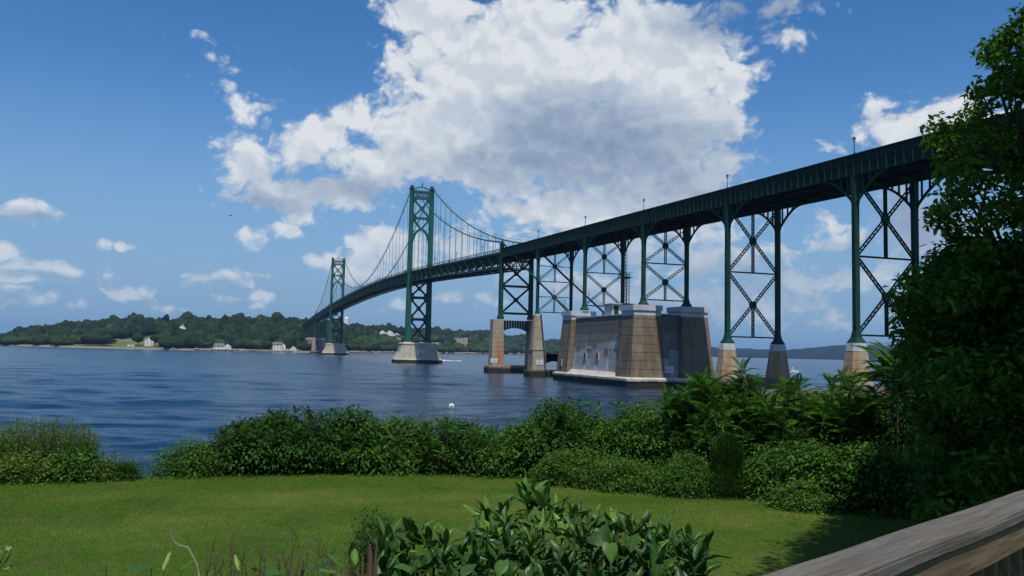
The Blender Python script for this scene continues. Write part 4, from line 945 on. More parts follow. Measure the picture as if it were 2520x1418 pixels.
# signs on the piers
SG = [((155.42, -7.6, 2.9), 2.2, 1.35, 'white rectangular notice on the left shaft of the rust streaked pier'), ((190.33, -4.95, 3.0), 2.1, 1.3, 'white notice low on the octagonal pier left of the anchorage'),
      ((255.8, -.6, 2.9), 2.3, 1.4, 'shaded pale notice between the two anchorage pilasters'), ((5.2, 1.1, 4.6), 2.6, 1.3, 'small pale notice on the shaded face of the near tower pier'), ((XT+5.2, 1.1, 4.6), 2.6, 1.3, 'tiny pale notice on the far tower pier')]
for (x, y, z), w, hh, lb in SG:
    if abs(x) < 10 or x < -300: x += -.0
    o = thing('notice_sign', (x, y, z), lb, 'sign')
    MB().box(x, x+.06, y-w/2, y+w/2, z-hh/2, z+hh/2).build('panel', 'signface', o)
    for (zz, ww, th) in ((.40, .22, .13), (.02, .78, .10), (-.22, .55, .05)):
        MB().box(x+.063, x+.075, y-w*ww/2, y+w*ww/2, z+zz*hh-th/2, z+zz*hh+th/2).build('print_line', 'signtext', o)
# street lamps
def lamp(X, z, first=[None]):
    if first[0] is None:
        o = thing('street_lamp', (X, -HW-.1, z), 'x', 'lamp')
        MB().tube([(X, -HW-.1, z), (X, -HW-.1, z+.25), (X, -HW-.1, z+.3), (X, -HW-.1, z+1.75)], [.13, .11, .075, .055], 6).build('post', 'green', o)
        MB().box(X-.25, X+.25, -HW-.35, -HW+.15, z-.12, z+.03).build('base', 'cap', o)
        l = MB().tube([(X, -HW-.1, z+1.72), (X, -HW-.1, z+1.8), (X, -HW-.1, z+2.2)], [.07, .13, .23], 8).build('lantern', 'lantern', o)
        MB().tube([(X, -HW-.1, z+2.2), (X, -HW-.1, z+2.26), (X, -HW-.1, z+2.5)], [.27, .25, .04], 8).build('cap', 'green', o)
        first[0] = o; return o
    a = first[0]; r = a.copy(); COL.objects.link(r); r.location = (X, -HW-.1, z)
    for c in list(a.children): k = c.copy(); COL.objects.link(k); k.parent = r
    return r
for X, lb in ((316.2, 'nearest and largest bridge lamp, above the bent left of the tree'), (284.6, 'second bridge lamp from the tree, above the pedestals in the water'), (253.0, 'third bridge lamp from the tree, above the right end of the anchorage'),
        (221.9, 'fourth bridge lamp from the tree, above the left end of the anchorage'), (188.1, 'fifth bridge lamp from the tree, right of the cable bent'), (131, 'lamp on the deck just left of the cable bent'),
        (94, 'lamp on the deck midway between the near tower and the cable bent'), (57, 'lamp on the deck just right of the near tower')):
    o = lamp(X, zr(X)); o['label'] = lb; o['group'] = 'street lamps along the bridge parapet'
ORD = ['first','second','third','fourth','fifth','sixth','seventh','eighth','ninth','tenth','eleventh','twelfth','thirteenth','fourteenth','fifteenth']
for k_, X in enumerate(range(-17, -519, -37)): o = lamp(X, zr(X)); o['label'] = 'small deck lamp beyond the near tower, '+ORD[k_]+' of the row counting away from it'; o['group'] = 'street lamps far along the main span'
# seawall of stones between the camera and the last pedestals
pts = []
r2 = np.random.default_rng(21)
for px in np.arange(1850, 2290, 2.2):
    for k in range(3):
        g = ground_dir(px+r2.uniform(-2, 2)); D = np.interp(px, [1850, 1880, 2250], [100, 106, 108])+r2.uniform(-1, 2.2); pts.append((CP[0]+g[0]*D, CP[1]+g[1]*D, 1.35+r2.uniform(-.35, .30), r2.uniform(.35, .6)))
rocks('seawall_stones', pts, 'rough grey stones of the low seawall beside the pedestals', 9, 'rock_dark')
gA = ground_dir(1872); gB = ground_dir(2330); a = CP[:2]+gA*108.5; b_ = CP[:2]+gB*112
sw = thing('seawall', (a[0], a[1], 0), 'low concrete seawall at the foot of the nearest bridge pedestals', 'wall')
MB().beam((a[0], a[1], .8), (b_[0], b_[1], .8), .8, 2.0).build('wall', 'conc_brown', sw); MB().beam((a[0], a[1], 1.9), (b_[0], b_[1], 1.9), 1.0, .2).build('coping', 'conc_brown', sw)
# ---- boats, buoy, wake, gull
def hull(mb, c, f, s, L, Wd, z0, h, rake=.35):
    f = np.array([*f, 0.]); s = np.array([*s, 0.]); up = np.array([0, 0, 1.]); rings = []
    for u, w, zt in ((-.5, .85, 0), (-.2, 1, 0), (.15, .95, .06), (.38, .55, .16), (.5, .04, .28)):
        cc = np.array(c)+f*u*L; w *= Wd/2
        rings.append([cc+s*w+up*(h+zt*h*2), cc+s*w*.7+up*(z0+(rake*h if u > .3 else 0)), cc-s*w*.7+up*(z0+(rake*h if u > .3 else 0)), cc-s*w+up*(h+zt*h*2)])
    mb.loft(rings)
def motor_boat(p, heading, L, label, cabin=True):
    f = np.array([math.cos(heading), math.sin(heading)]); s = np.array([-f[1], f[0]]); o = thing('motor_boat', p, label, 'boat')
    mb = MB(); hull(mb, p, f, s, L, L*.32, -.35, L*.115); mb.build('hull', 'white', o)
    F3 = np.array([*f, 0]); S3 = np.array([*s, 0]); U = np.array([0, 0, 1]); p = np.array(p)
    if cabin:
        h = L*.115; c = p+F3*L*.08
        MB().loft([[c+F3*a*L+S3*b_*L+U*z for a, b_ in q] for q, z in (([(-.12,-.12),(.26,-.08),(.26,.08),(-.12,.12)], h), ([(-.12,-.12),(.14,-.09),(.14,.09),(-.12,.12)], h+L*.09))]).build('cabin', 'white', o)
        c2 = c+U*(h+L*.09)
        MB().loft([[c2+F3*a*L+S3*b_*L+U*z for a, b_ in q] for q, z in (([(-.11,-.10),(.13,-.08),(.13,.08),(-.11,.10)], .01), ([(-.11,-.10),(.06,-.08),(.06,.08),(-.11,.10)], L*.075))]).build('windscreen', 'glass', o)
        r_ = MB().beam(c2-F3*L*.30+U*L*.088, c2+F3*L*.08+U*L*.088, L*.22, .1).build('hardtop', 'white', o)
        MB().tube([c2+U*L*.09, c2+U*L*.16], [.28, .2], 8).build('radar', 'white', o)
        for sg in (-1, 1): MB().tube([c2-F3*L*.28+S3*sg*L*.09+U*(-L*.09), c2-F3*L*.28+S3*sg*L*.09+U*L*.085], .04, 4).build('post', 'white', o)
    else: MB().beam(p+F3*L*.0+U*L*.16, p+F3*L*.12+U*L*.16, L*.2, L*.08).build('console', 'white', o)
g = ground_dir(1948); b0 = CP[:2]+g*400
motor_boat((b0[0], b0[1], WATER+.05), math.atan2(CR[1], CR[0])-.15, 6.2, 'white cabin motorboat between the pedestals of the last two bents')
g = ground_dir(1893); b0 = CP[:2]+g*1500; motor_boat((b0[0], b0[1], WATER+.05), math.atan2(CR[1], CR[0]), 7, 'tiny white boat far out beside the shaded pedestal', False)
g = ground_dir(729); b0 = CP[:2]+g*(dsh(729)-26); motor_boat((b0[0], b0[1], WATER+.05), math.atan2(CR[1], CR[0])+3, 7.5, 'white open skiff moored off the far beach', False)
g = ground_dir(697); b0 = CP[:2]+g*(dsh(697)-28); motor_boat((b0[0], b0[1], WATER+.05), math.atan2(CR[1], CR[0])+1.4, 3.6, 'tiny white dinghy moored left of the skiff', False)
g = ground_dir(855); b0 = CP[:2]+g*(dsh(855)-22)
# personal watercraft and wake right of the near tower pier
m, T, b = material('foam'); b.inputs['Base Color'].default_value = (.8, .82, .84, 1); b.inputs['Roughness'].default_value = .7; M['foam'] = m
def wake(px0, px1, D, label, n=60, th=.9):
    vs = []; fs = []; k = 0; tv, tf = ico(1); r2 = np.random.default_rng(int(px0))
    for i in range(n):
        u = r2.random(); g = ground_dir(px0+(px1-px0)*u); d = D+r2.normal(0, 1.0+2*u); s = (th*(1-.6*u)+.2)*r2.uniform(.5, 1)
        v = tv*np.array([s*1.6, s*1.6, s*.28])*(1+r2.normal(0, .15, len(tv)))[:, None]+np.array([CP[0]+g[0]*d, CP[1]+g[1]*d, WATER+.08]); vs.append(v); fs.append(tf+k); k += len(tv)
    np_mesh('wake', np.vstack(vs), np.vstack(fs), 'foam', kind='stuff', label=label, cat='wake')
wake(1090, 1135, 520, 'white foam wake right of the near tower pier')
g = ground_dir(1089); b0 = CP[:2]+g*520
jt = thing('jet_ski', (b0[0], b0[1], WATER), 'rider on a small white jet ski right of the near tower pier', 'jet ski')
f = -CR[:2]/np.linalg.norm(CR[:2]); s = np.array([-f[1], f[0]]); mb = MB(); hull(mb, (b0[0], b0[1], WATER), f, s, 3.2, 1.2, -.1, .7); mb.build('hull', 'white', jt)
MB().tube([(b0[0], b0[1], WATER+.75), (b0[0], b0[1], WATER+1.15), (b0[0]+f[0]*.15, b0[1]+f[1]*.15, WATER+1.55), (b0[0]+f[0]*.2, b0[1]+f[1]*.2, WATER+1.65), (b0[0]+f[0]*.2, b0[1]+f[1]*.2, WATER+1.85), (b0[0]+f[0]*.2, b0[1]+f[1]*.2, WATER+1.97)], [.22, .2, .26, .09, .13, .04], 8).build('rider', 'signtext', jt)
bp = atz(1111, 1003, WATER); sc_ = .34
by = thing('mooring_buoy', bp, 'white round mooring buoy with a dark mark floating beyond the hedge', 'buoy')
v, f_ = ICO3*sc_, ICF3; np_mesh('float', v*np.array([1, 1, .95])+bp+np.array([0, 0, .16]), f_, 'white', by, smooth=True)
tc = (CP-bp); tc /= np.linalg.norm(tc); q = bp+np.array([0, 0, .20])+tc*(sc_*.97); MB().beam(q-np.array([0, 0, .16]), q+np.array([0, 0, .12]), .12, .06, up=tuple(tc)).build('mark', 'signtext', by)
MB().tube([bp+np.array([0, 0, -.12]), bp+np.array([0, 0, .02])], [.345, .352], 20).build('waterline_band', 'signtext', by)
gp = at(567, 531, 180); gl = thing('gull', gp, 'small dark bird flying left of the big cloud', 'bird')
MB().tube([gp-CR*.28, gp-CR*.1, gp+CR*.12, gp+CR*.26], [.02, .09, .08, .03], 6).build('body', 'signtext', gl, smooth=True)
for sg in (-1, 1):
    a = gp+CR*.0; d = CF*sg; mb = MB().add([a-CR*.08, a+CR*.10, a+d*.35+CR*.14+CU*.14, a+d*.75+CR*.02+CU*.05, a+d*.35-CR*.05+CU*.13], [(0,1,2,4), (4,2,3)]); mb.add([a-CR*.08-CU*.02, a+CR*.10-CU*.02, a+d*.35+CR*.14+CU*.12, a+d*.75+CR*.02+CU*.04, a+d*.35-CR*.05+CU*.11], [(4,2,1,0), (3,2,4)]); mb.build('wing', 'signtext', gl)
#FOLIAGE
# ================================================================ PLANTS
M['leaf_dark'] = leafmat('dark hedge leaf', (.020, .050, .008), (.040, .095, .014), (.078, .155, .022), spec=.22, trans=.22)
M['leaf_mid'] = leafmat('hedge leaf', (.032, .076, .010), (.068, .148, .018), (.135, .235, .032), spec=.22, trans=.28)
M['leaf_sumac'] = leafmat('sumac leaflet', (.030, .080, .008), (.070, .165, .016), (.125, .240, .028), spec=.2, trans=.35)
M['leaf_bright'] = leafmat('bright privet leaf', (.042, .090, .010), (.095, .180, .020), (.210, .300, .060), spec=.25, trans=.3)
M['leaf_yellow'] = leafmat('yellow green leaf', (.050, .080, .012), (.130, .160, .025), (.220, .220, .045), spec=.3, trans=.3)
M['leaf_feather'] = leafmat('feathery green foliage', (.030, .075, .010), (.055, .120, .016), (.100, .175, .030), spec=.2, trans=.25)
M['leaf_weed'] = leafmat('tall weed foliage', (.075, .150, .016), (.150, .240, .030), (.280, .340, .075), spec=.2, trans=.3)
M['leaf_tree'] = leafmat('tree leaf', (.034, .076, .009), (.078, .160, .016), (.170, .280, .034), spec=.25, trans=.34, rough=.5)
M['leaf_straw'] = leafmat('dry seed heads', (.12, .12, .04), (.22, .20, .08), (.34, .30, .15), trans=.2)
M['grass'] = leafmat('grass blade', (.070, .120, .014), (.115, .170, .024), (.190, .215, .050), spec=.12, trans=.3, scale=.5)
M['stem'] = simple('green brown stem', (.07, .07, .03), .8, .3, 5)
M['twig'] = simple('red brown dead twig', (.10, .062, .040), .8, .4, 8)
M['twig_pale'] = simple('pale dry twig', (.32, .27, .18), .8, .3, 8)
LEAF_V = np.array([(0,0,0), (-.24,.42,.07), (0,1,-.06), (.24,.42,.07), (0,.45,0)], float); LEAF_F = np.array([(0,4,1), (1,4,2), (0,3,4), (4,3,2)])
LEAF2_V = np.array([(0,0,0), (-.27,.45,.09), (0,1,-.04), (.27,.45,.09)], float); LEAF2_F = np.array([(0,2,1), (0,3,2)])
def rotmats(phi, th, ps):
    cp, sp, ct, st, cr, sr = np.cos(phi), np.sin(phi), np.cos(th), np.sin(th), np.cos(ps), np.sin(ps); z = np.zeros_like(cp); o = z+1
    Rz = np.stack([cp, -sp, z, sp, cp, z, z, z, o], -1).reshape(-1, 3, 3); Rx = np.stack([o, z, z, z, ct, -st, z, st, ct], -1).reshape(-1, 3, 3); Ry = np.stack([cr, z, sr, z, o, z, -sr, z, cr], -1).reshape(-1, 3, 3)
    return Rz@Rx@Ry
def scatter(tv, tf, P, phi, th, ps, sc):
    P = np.asarray(P, float); R = rotmats(np.asarray(phi), np.asarray(th), np.asarray(ps)); n = len(P)
    V = np.einsum('nij,kj->nki', R, tv)*np.asarray(sc).reshape(n, 1, 1)+P[:, None, :]
    Fc = (tf[None]+np.arange(n)[:, None, None]*len(tv)).reshape(-1, 3); return V.reshape(-1, 3), Fc
def join(parts):
    vs, fs, k = [], [], 0
    for v, f in parts: vs.append(v); fs.append(f+k); k += len(v)
    return np.vstack(vs), np.vstack(fs)
def frond(L=1.0, pairs=11, droop=.45, w=.30):
    parts = []; pts = []
    for i in range(pairs+1):
        u = i/pairs; pts.append(np.array([0, L*u*(1-.12*u), .12*L*u-droop*L*u*u]))
    rv, rf = [], []
    for i, p in enumerate(pts): rv += [p+(-.006, 0, 0), p+(.006, 0, 0)]
    for i in range(pairs): a = 2*i; rf += [(a, a+1, a+3), (a, a+3, a+2)]
    parts.append((np.array(rv), np.array(rf)))
    for i in range(1, pairs+1):
        u = i/pairs; ln = w*L*(math.sin(math.pi*min(1, .18+u*.80))**.7)*.9+.03
        for s in (-1, 1):
            v, f = scatter(LEAF2_V*np.array([.55, 1, 1]), LEAF2_F, [pts[i]], [-s*rad(66-22*u)], [-.30], [s*.25], [ln]); parts.append((v, f))
    v, f = scatter(LEAF2_V, LEAF2_F, [pts[-1]], [0.], [-.5], [0.], [w*L*.55]); parts.append((v, f))
    return join(parts)
FR = [frond(1, 14, .40, .22), frond(1, 15, .58, .21), frond(1, 13, .28, .24)]
def px_box(l, r, yt, yb, dd=0.0):
    c = atz((l+r)/2, yb, LAWN); g = ground_dir((l+r)/2); c = c+np.array([g[0], g[1], 0])*dd; dep = (c-CP)@CF
    return c, (r-l)/F_PX*dep/2, (yb-yt)/F_PX*dep, g
def lumpy(n, r2, k=12, amp=.34):
    d = r2.normal(size=(n, 3)); d /= np.linalg.norm(d, axis=1, keepdims=True); d[:, 2] = np.abs(d[:, 2])*1.0 - .12*(r2.random(n) < .3)
    f = np.ones(n)*.78
    for _ in range(k):
        q = r2.normal(size=3); q /= np.linalg.norm(q); q[2] = abs(q[2]); f += amp*np.exp(-((1-d@q)/.10))*r2.uniform(.4, 1)
    return d, f
def bush(l, r, yt, yb, depth, n_cl, per, leaf, mat, label, name='shrub', seed=1, up=.5, spread=.15, dd=None, group=None, stems=7, tall=1.0, cat='shrub', top=0):
    under = .5 if mat == 'leaf_dark' else 0
    r2 = np.random.default_rng(seed); c, hw, hh, g = px_box(l, r, yt, yb, 0 if dd is None else dd); c = c+np.array([g[0], g[1], 0])*depth*.75; hh += depth*.75*((c-CP)@CF and (yb-horizon((l+r)/2))/F_PX)*.55 + top; hh *= .88
    o = thing(name, (c[0], c[1], LAWN-.1), label, cat, group)
    s = np.array([-g[1], g[0]]); d, f = lumpy(n_cl, r2); rr = f*r2.uniform(.72, 1.0, n_cl)**.6
    inner = r2.random(n_cl) < .22; rr[inner] *= r2.uniform(.3, .8, inner.sum())
    P = np.zeros((n_cl, 3)); hx = d[:, 0]*rr*hw; hy = d[:, 1]*rr*depth
    # squarer sides than an ellipsoid: leaves reach down to the ground at the foot
    zz = (d[:, 2]**.62)*rr*hh*tall
    P[:, 0] = c[0]+s[0]*hx+g[0]*hy; P[:, 1] = c[1]+s[1]*hx+g[1]*hy; P[:, 2] = LAWN+np.maximum(.06, zz)*r2.uniform(.55, 1.0, n_cl)**.35
    per = int(per*.55); leaf = leaf*1.40; N_ = n_cl*per; sp = spread*1.25*r2.uniform(.7, 1.3, n_cl)
    off = r2.normal(0, 1, (n_cl, per, 2))*sp[:, None, None]
    if under:      # boughs arch out over a shaded foot
        lowc = P[:, 2]-LAWN < under*hh; k_ = np.where(lowc, .62+.38*((P[:, 2]-LAWN)/(under*hh))**2, 1.0); P[:, :2] = c[:2]+(P[:, :2]-c[:2])*k_[:, None]
    cen = P-np.array([c[0], c[1], LAWN+hh*.2]); cen[:, 2] *= .6; cn = cen/np.linalg.norm(cen, axis=1, keepdims=True)
    slope = -(off[..., 0]*cn[:, None, 0]+off[..., 1]*cn[:, None, 1])*r2.uniform(.35, .95, n_cl)[:, None]
    Q = np.stack([P[:, None, 0]+off[..., 0], P[:, None, 1]+off[..., 1], P[:, None, 2]+slope+r2.normal(0, 1, (n_cl, per))*sp[:, None]*.22], -1).reshape(-1, 3); Q[:, 2] = np.maximum(Q[:, 2], LAWN+.02)
    ph = (np.arctan2(off[..., 1]+.35*sp[:, None]*cn[:, None, 1], off[..., 0]+.35*sp[:, None]*cn[:, None, 0])-math.pi/2).ravel()+r2.normal(0, .45, N_)
    th = r2.normal(up*.5-.52, .28, N_); ps = r2.normal(0, .30, N_); sc_ = leaf*r2.uniform(.55, 1.25, N_)
    V, Fc = scatter(LEAF_V if leaf > .07 else LEAF2_V, LEAF_F if leaf > .07 else LEAF2_F, Q, ph, th, ps, sc_)
    np_mesh('foliage', V, Fc, mat, o, kind='stuff')
    st = MB(); base = np.array([c[0], c[1], LAWN-.1])
    for k in range(stems):
        q = P[r2.integers(n_cl)]; b0 = base+np.array([*(s*r2.normal(0, hw*.25)+g*r2.normal(0, depth*.2)), 0]); m_ = b0*.45+q*.55+np.array([0, 0, -.1]); st.tube([b0, m_, q], [.022, .014, .006], 5)
    st.build('stem', 'stem', o, kind='stuff'); return o
def frond_plant(l, r, yt, yb, depth, n_st, n_fr, L, label, name='sumac', seed=1, mat='leaf_sumac', group=None, lo=.35, dd=0, extra=0):
    if L < .9: n_st = int(n_st*1.7); L *= .76
    r2 = np.random.default_rng(seed); c, hw, hh, g = px_box(l, r, yt, yb, dd); hh += depth*.5*(yb-horizon((l+r)/2))/F_PX
    c = c+np.array([g[0], g[1], 0])*depth*.6; s = np.array([-g[1], g[0]]); o = thing(name, (c[0], c[1], LAWN-.1), label, 'shrub', group)
    st = MB(); parts = []
    for k in range(n_st):
        u = r2.uniform(-1, 1); v = r2.uniform(-1, 1); xy = c[:2]+s*u*hw*.86+g*v*depth*.8
        top = LAWN+hh*r2.uniform(lo, 1.0)*(1-.30*u*u)-L*.12; b0 = np.array([*(c[:2]+(xy-c[:2])*.55), LAWN-.1]); t_ = np.array([xy[0], xy[1], top]); mid = (b0+t_)/2+np.array([*(s*u*.12), 0])
        st.tube([b0, mid, t_], [.028, .02, .010], 5)
        nf = n_fr+r2.integers(-2, 3); h0 = r2.uniform(0, 6.28)
        for j in range(nf):
            w_ = j/max(1, nf-1); ph = h0+j*2.4; th = rad(62)-w_*rad(58)+r2.normal(0, .12); p = t_-np.array([0, 0, w_*.38*L*1.2]); fv, ff = FR[r2.integers(3)]
            parts.append(scatter(fv, ff, [p], [ph], [th], [r2.normal(0, .2)], [L*r2.uniform(.7, 1.12)*(.65+.35*min(1, w_*2.5))]))
    V, Fc = join(parts); np_mesh('fronds', V, Fc, mat, o, kind='stuff'); st.build('stem', 'stem', o, kind='stuff'); return o
# ---- the hedge, left to right
bush(-60, 215, 1122, 1188, .9, 420, 60, .050, 'leaf_weed', 'tall bushy green shrub at the left edge of the lawn', seed=1, up=1.0, spread=.12)
bush(150, 236, 1108, 1184, .6, 150, 60, .060, 'leaf_mid', 'dark leafy shrub at the right end of the tall weeds', seed=2)
bush(225, 285, 1142, 1182, .4, 90, 60, .045, 'leaf_yellow', 'low yellow green shrub with dry heads beside the water gap', seed=3, spread=.09)
bush(280, 340, 1148, 1180, .4, 80, 60, .045, 'leaf_feather', 'low dark tuft of grass and leaves right of the yellow shrub', seed=4, spread=.09, up=1.2)
bush(396, 545, 1108, 1172, .7, 220, 60, .060, 'leaf_mid', 'low shrub sloping down to the water gap, left of the big mound', seed=5)
def weeds(l, r, y0, y1, yb, n, label, seed, dd=.3, mat='leaf_weed', head=True, name='tall_weeds'):
    r2 = np.random.default_rng(seed); c, hw, hh, g = px_box(l, r, y0, yb, dd); s = np.array([-g[1], g[0]]); o = thing(name, (c[0], c[1], LAWN), label, 'weeds')
    st = MB(); parts = []; P = []; 
    for k in range(n):
        u = r2.uniform(-1, 1); b0 = np.array([*(c[:2]+s*u*hw+g*r2.uniform(0, .9)), LAWN-.05]); H = hh*r2.uniform(.62, 1.08)*(1-.25*abs(u)**3)
        lean = s*r2.normal(0, .10)+g*r2.normal(0, .06); pts = [b0, b0+np.array([*(lean*.4), H*.5]), b0+np.array([*lean, H])]; st.tube(pts, [.006, .004, .002], 3, False)
        for j in range(26): w_ = r2.uniform(.35, 1); P.append((pts[1]*(1-(w_-.35)/.65)+pts[2]*((w_-.35)/.65))+r2.normal(0, .035*(1.3-w_), 3)*np.array([1, 1, 1]))
    P = np.array(P); m_ = len(P); V, Fc = scatter(LEAF2_V*np.array([.5, 1, 1]), LEAF2_F, P, r2.uniform(0, 6.28, m_), r2.normal(.6, .4, m_), r2.normal(0, .5, m_), .055*r2.uniform(.5, 1.2, m_))
    np_mesh('foliage', V, Fc, mat, o, kind='stuff'); st.build('stem', 'stem', o, kind='stuff')
    if head:
        q = P[r2.integers(0, m_, m_//14)]; V, Fc = scatter(LEAF2_V, LEAF2_F, q, r2.uniform(0, 6.28, len(q)), r2.normal(1, .4, len(q)), r2.normal(0, .5, len(q)), np.full(len(q), .022)); np_mesh('seed_head', V, Fc, 'leaf_straw', o, kind='stuff')
weeds(-60, 222, 1040, 1100, 1188, 800, 'feathery tall weeds rising over the shrub at the left edge', 31)
weeds(240, 400, 1108, 1150, 1180, 26, 'sparse dry seed stalks in the gap against the water', 32, mat='leaf_straw')
weeds(1000, 1160, 1024, 1060, 1166, 60, 'thin grassy stalks rising behind the middle of the hedge', 33, dd=1.2)
bush(532, 800, 1036, 1170, 1.15, 620, 62, .085, 'leaf_dark', 'large rounded dark mound at the left of the hedge', seed=6, up=.1, spread=.14)
frond_plant(520, 935, 1012, 1162, 1.1, 84, 8, .46, 'wide arching fronds of the mound over the left of the hedge', seed=61, mat='leaf_dark', lo=.42, dd=-.35)
bush(740, 945, 1030, 1166, 1.1, 470, 62, .085, 'leaf_dark', 'tall dark shrub right of the rounded mound', seed=7, up=.2)
bush(905, 1085, 1056, 1166, 1.0, 380, 62, .080, 'leaf_mid', 'mid green shrub below the white mooring buoy', seed=8, up=.3)
bush(1060, 1225, 1058, 1168, 1.0, 360, 62, .080, 'leaf_dark', 'dark leafy shrub right of the buoy', seed=9, up=.3)
frond_plant(925, 1300, 1040, 1164, 1.0, 62, 8, .42, 'low fronds poking from the middle of the hedge', seed=62, mat='leaf_mid', lo=.42, dd=-.3)
bush(1200, 1330, 1050, 1172, 1.0, 300, 62, .080, 'leaf_mid', 'leafy shrub just left of the higher dark shrub', seed=10, up=.3)
bush(1272, 1495, 992, 1178, 1.1, 520, 62, .080, 'leaf_dark', 'high dark shrub standing before the cable pier', seed=11, up=.3)
bush(1455, 1690, 1000, 1190, 1.1, 520, 62, .075, 'leaf_mid', 'broad green shrub in front of the anchorage', seed=12, up=.4)
frond_plant(1290, 1650, 990, 1176, 1.0, 50, 8, .44, 'dark fronds above the high shrub', seed=63, mat='leaf_mid', lo=.5, dd=-.2)
bush(1305, 1470, 1100, 1188, .6, 300, 64, .042, 'leaf_bright', 'low bright small leaved bush at the lawn edge', seed=13, up=.5, spread=.09, dd=-.5)
bush(1455, 1640, 1132, 1204, .6, 300, 64, .042, 'leaf_bright', 'bright small leaved bush at the right of the low one', seed=14, up=.5, spread=.09, dd=-.5)
bush(1615, 1770, 1120, 1216, .6, 260, 64, .042, 'leaf_mid', 'low mixed shrub left of the feathery bush', seed=15, up=.5, spread=.09, dd=-.5)
frond_plant(1635, 1850, 935, 1200, 1.2, 30, 10, .72, 'bright sumac with long fronds left of the pedestal in the water', seed=64, lo=.58, dd=.3)
frond_plant(1770, 1890, 906, 1205, .9, 18, 10, .72, 'tallest sumac rising against the left pedestal', seed=65, lo=.5, dd=.4)
frond_plant(1860, 2040, 950, 1215, 1.2, 26, 10, .70, 'spreading sumac between the two pedestal pairs', seed=66, lo=.58, dd=.4)
frond_plant(2020, 2150, 920, 1230, .9, 20, 10, .72, 'tall sumac in front of the nearest pedestal', seed=67, lo=.48, dd=.4)
frond_plant(2100, 2260, 955, 1240, 1.0, 20, 9, .66, 'sumac beside the dark tree', seed=68, lo=.3, dd=.3, mat='leaf_mid')
bush(1660, 2000, 985, 1205, 1.2, 620, 60, .085, 'leaf_dark', 'dark shrub filling the hedge under the sumacs', seed=16, up=.3, dd=.7)
bush(1960, 2260, 1000, 1235, 1.2, 560, 60, .085, 'leaf_dark', 'dark shrub under the nearest sumacs', seed=17, up=.3, dd=.7)
def feather_bush():
    r2 = np.random.default_rng(90); c, hw, hh, g = px_box(1738, 1838, 1082, 1222, -.1); s = np.array([-g[1], g[0]]); o = thing('feathery_shrub', (c[0], c[1], LAWN), 'soft feathery dark green bush in the middle of the right hedge', 'shrub')
    n = 9000; d = r2.normal(size=(n, 3)); d /= np.linalg.norm(d, axis=1, keepdims=True); z = r2.random(n)**.8; rr = r2.random(n)**.35*np.sqrt(np.clip(1-(z*.98)**3.2, 0, 1))*(1+.18*np.sin(z*9))
    a = r2.uniform(0, 6.28, n); P = np.stack([c[0]+s[0]*np.cos(a)*rr*hw+g[0]*np.sin(a)*rr*hw, c[1]+s[1]*np.cos(a)*rr*hw+g[1]*np.sin(a)*rr*hw, LAWN+.05+z*hh], -1)
    V, Fc = scatter(LEAF2_V*np.array([.16, 1, 1]), LEAF2_F, P, a+r2.normal(0, .8, n)-math.pi/2*0, r2.normal(.95, .35, n), r2.normal(0, .5, n), .11*r2.uniform(.5, 1.3, n)); np_mesh('foliage', V, Fc, 'leaf_feather', o, kind='stuff')
    st = MB()
    for k in range(6): st.tube([c+np.array([0, 0, -.1]), c+np.array([*(s*r2.normal(0, .1)), hh*.8])], [.02, .006], 4)
    st.build('stem', 'stem', o, kind='stuff')
feather_bush()
frond_plant(1600, 1720, 960, 1195, .8, 16, 9, .62, 'sumac at the left end of the sumac bank', seed=71, lo=.5, dd=.2)
frond_plant(1700, 1800, 975, 1200, .7, 16, 9, .62, 'lower sumac between the bank end and the tallest sumac', seed=72, lo=.58, dd=-.2)
frond_plant(1880, 1990, 1000, 1210, .7, 14, 9, .58, 'low bright sumac above the yellow green leaves', seed=73, lo=.58, dd=-.2)
frond_plant(1970, 2060, 965, 1215, .7, 14, 9, .62, 'sumac left of the one before the nearest pedestal', seed=74, lo=.58, dd=.1)
bush(1850, 2010, 1040, 1180, .6, 150, 50, .070, 'leaf_yellow', 'yellow green leafy shrub high in the right hedge', seed=18, up=.4, dd=.2, spread=.12)
bush(1825, 1960, 1100, 1225, .7, 240, 60, .065, 'leaf_mid', 'mixed vine covered shrub right of the feathery bush', seed=19, up=.3, dd=-.3)
bush(1930, 2100, 1090, 1245, .8, 300, 60, .075, 'leaf_mid', 'vine covered shrub right of the yellow green leaves', seed=20, up=.3, dd=-.3)
bush(2060, 2250, 1100, 1262, .8, 330, 60, .075, 'leaf_mid', 'leafy shrub at the foot of the dark tree', seed=22, up=.3, dd=-.2)
bush(1900, 2070, 1190, 1250, .4, 160, 60, .040, 'leaf_bright', 'low pale flecked ground shrub at the right end of the lawn edge', seed=23, up=.5, dd=-.5, spread=.08)
frond_plant(2030, 2120, 1150, 1235, .3, 4, 7, .40, 'small bright frond plant low in the right hedge', seed=69, dd=-.9, lo=.8)
frond_plant(2165, 2275, 845, 1240, .7, 6, 13, .95, 'long drooping sumac fronds at the left of the tree', seed=70, lo=.86, dd=-1.0, mat='leaf_mid')
bush(2140, 2290, 985, 1245, .9, 330, 60, .085, 'leaf_dark', 'dark shrub tucked under the left side of the tree', seed=24, up=.3, dd=-.55)
bush(840, 970, 1052, 1165, .7, 150, 50, .105, 'leaf_mid', 'coarse leaved shrub bridging the mound and the buoy shrub', seed=25, up=.3, dd=-.15)
bush(1150, 1290, 1066, 1170, .7, 170, 60, .050, 'leaf_bright', 'fine leaved light shrub in the dip of the hedge', seed=26, up=.5, dd=-.15, spread=.11)
bush(1400, 1560, 1040, 1180, .8, 200, 50, .110, 'leaf_mid', 'coarse leaved shrub between the high shrub and the sumac bank', seed=27, up=.3, dd=0)
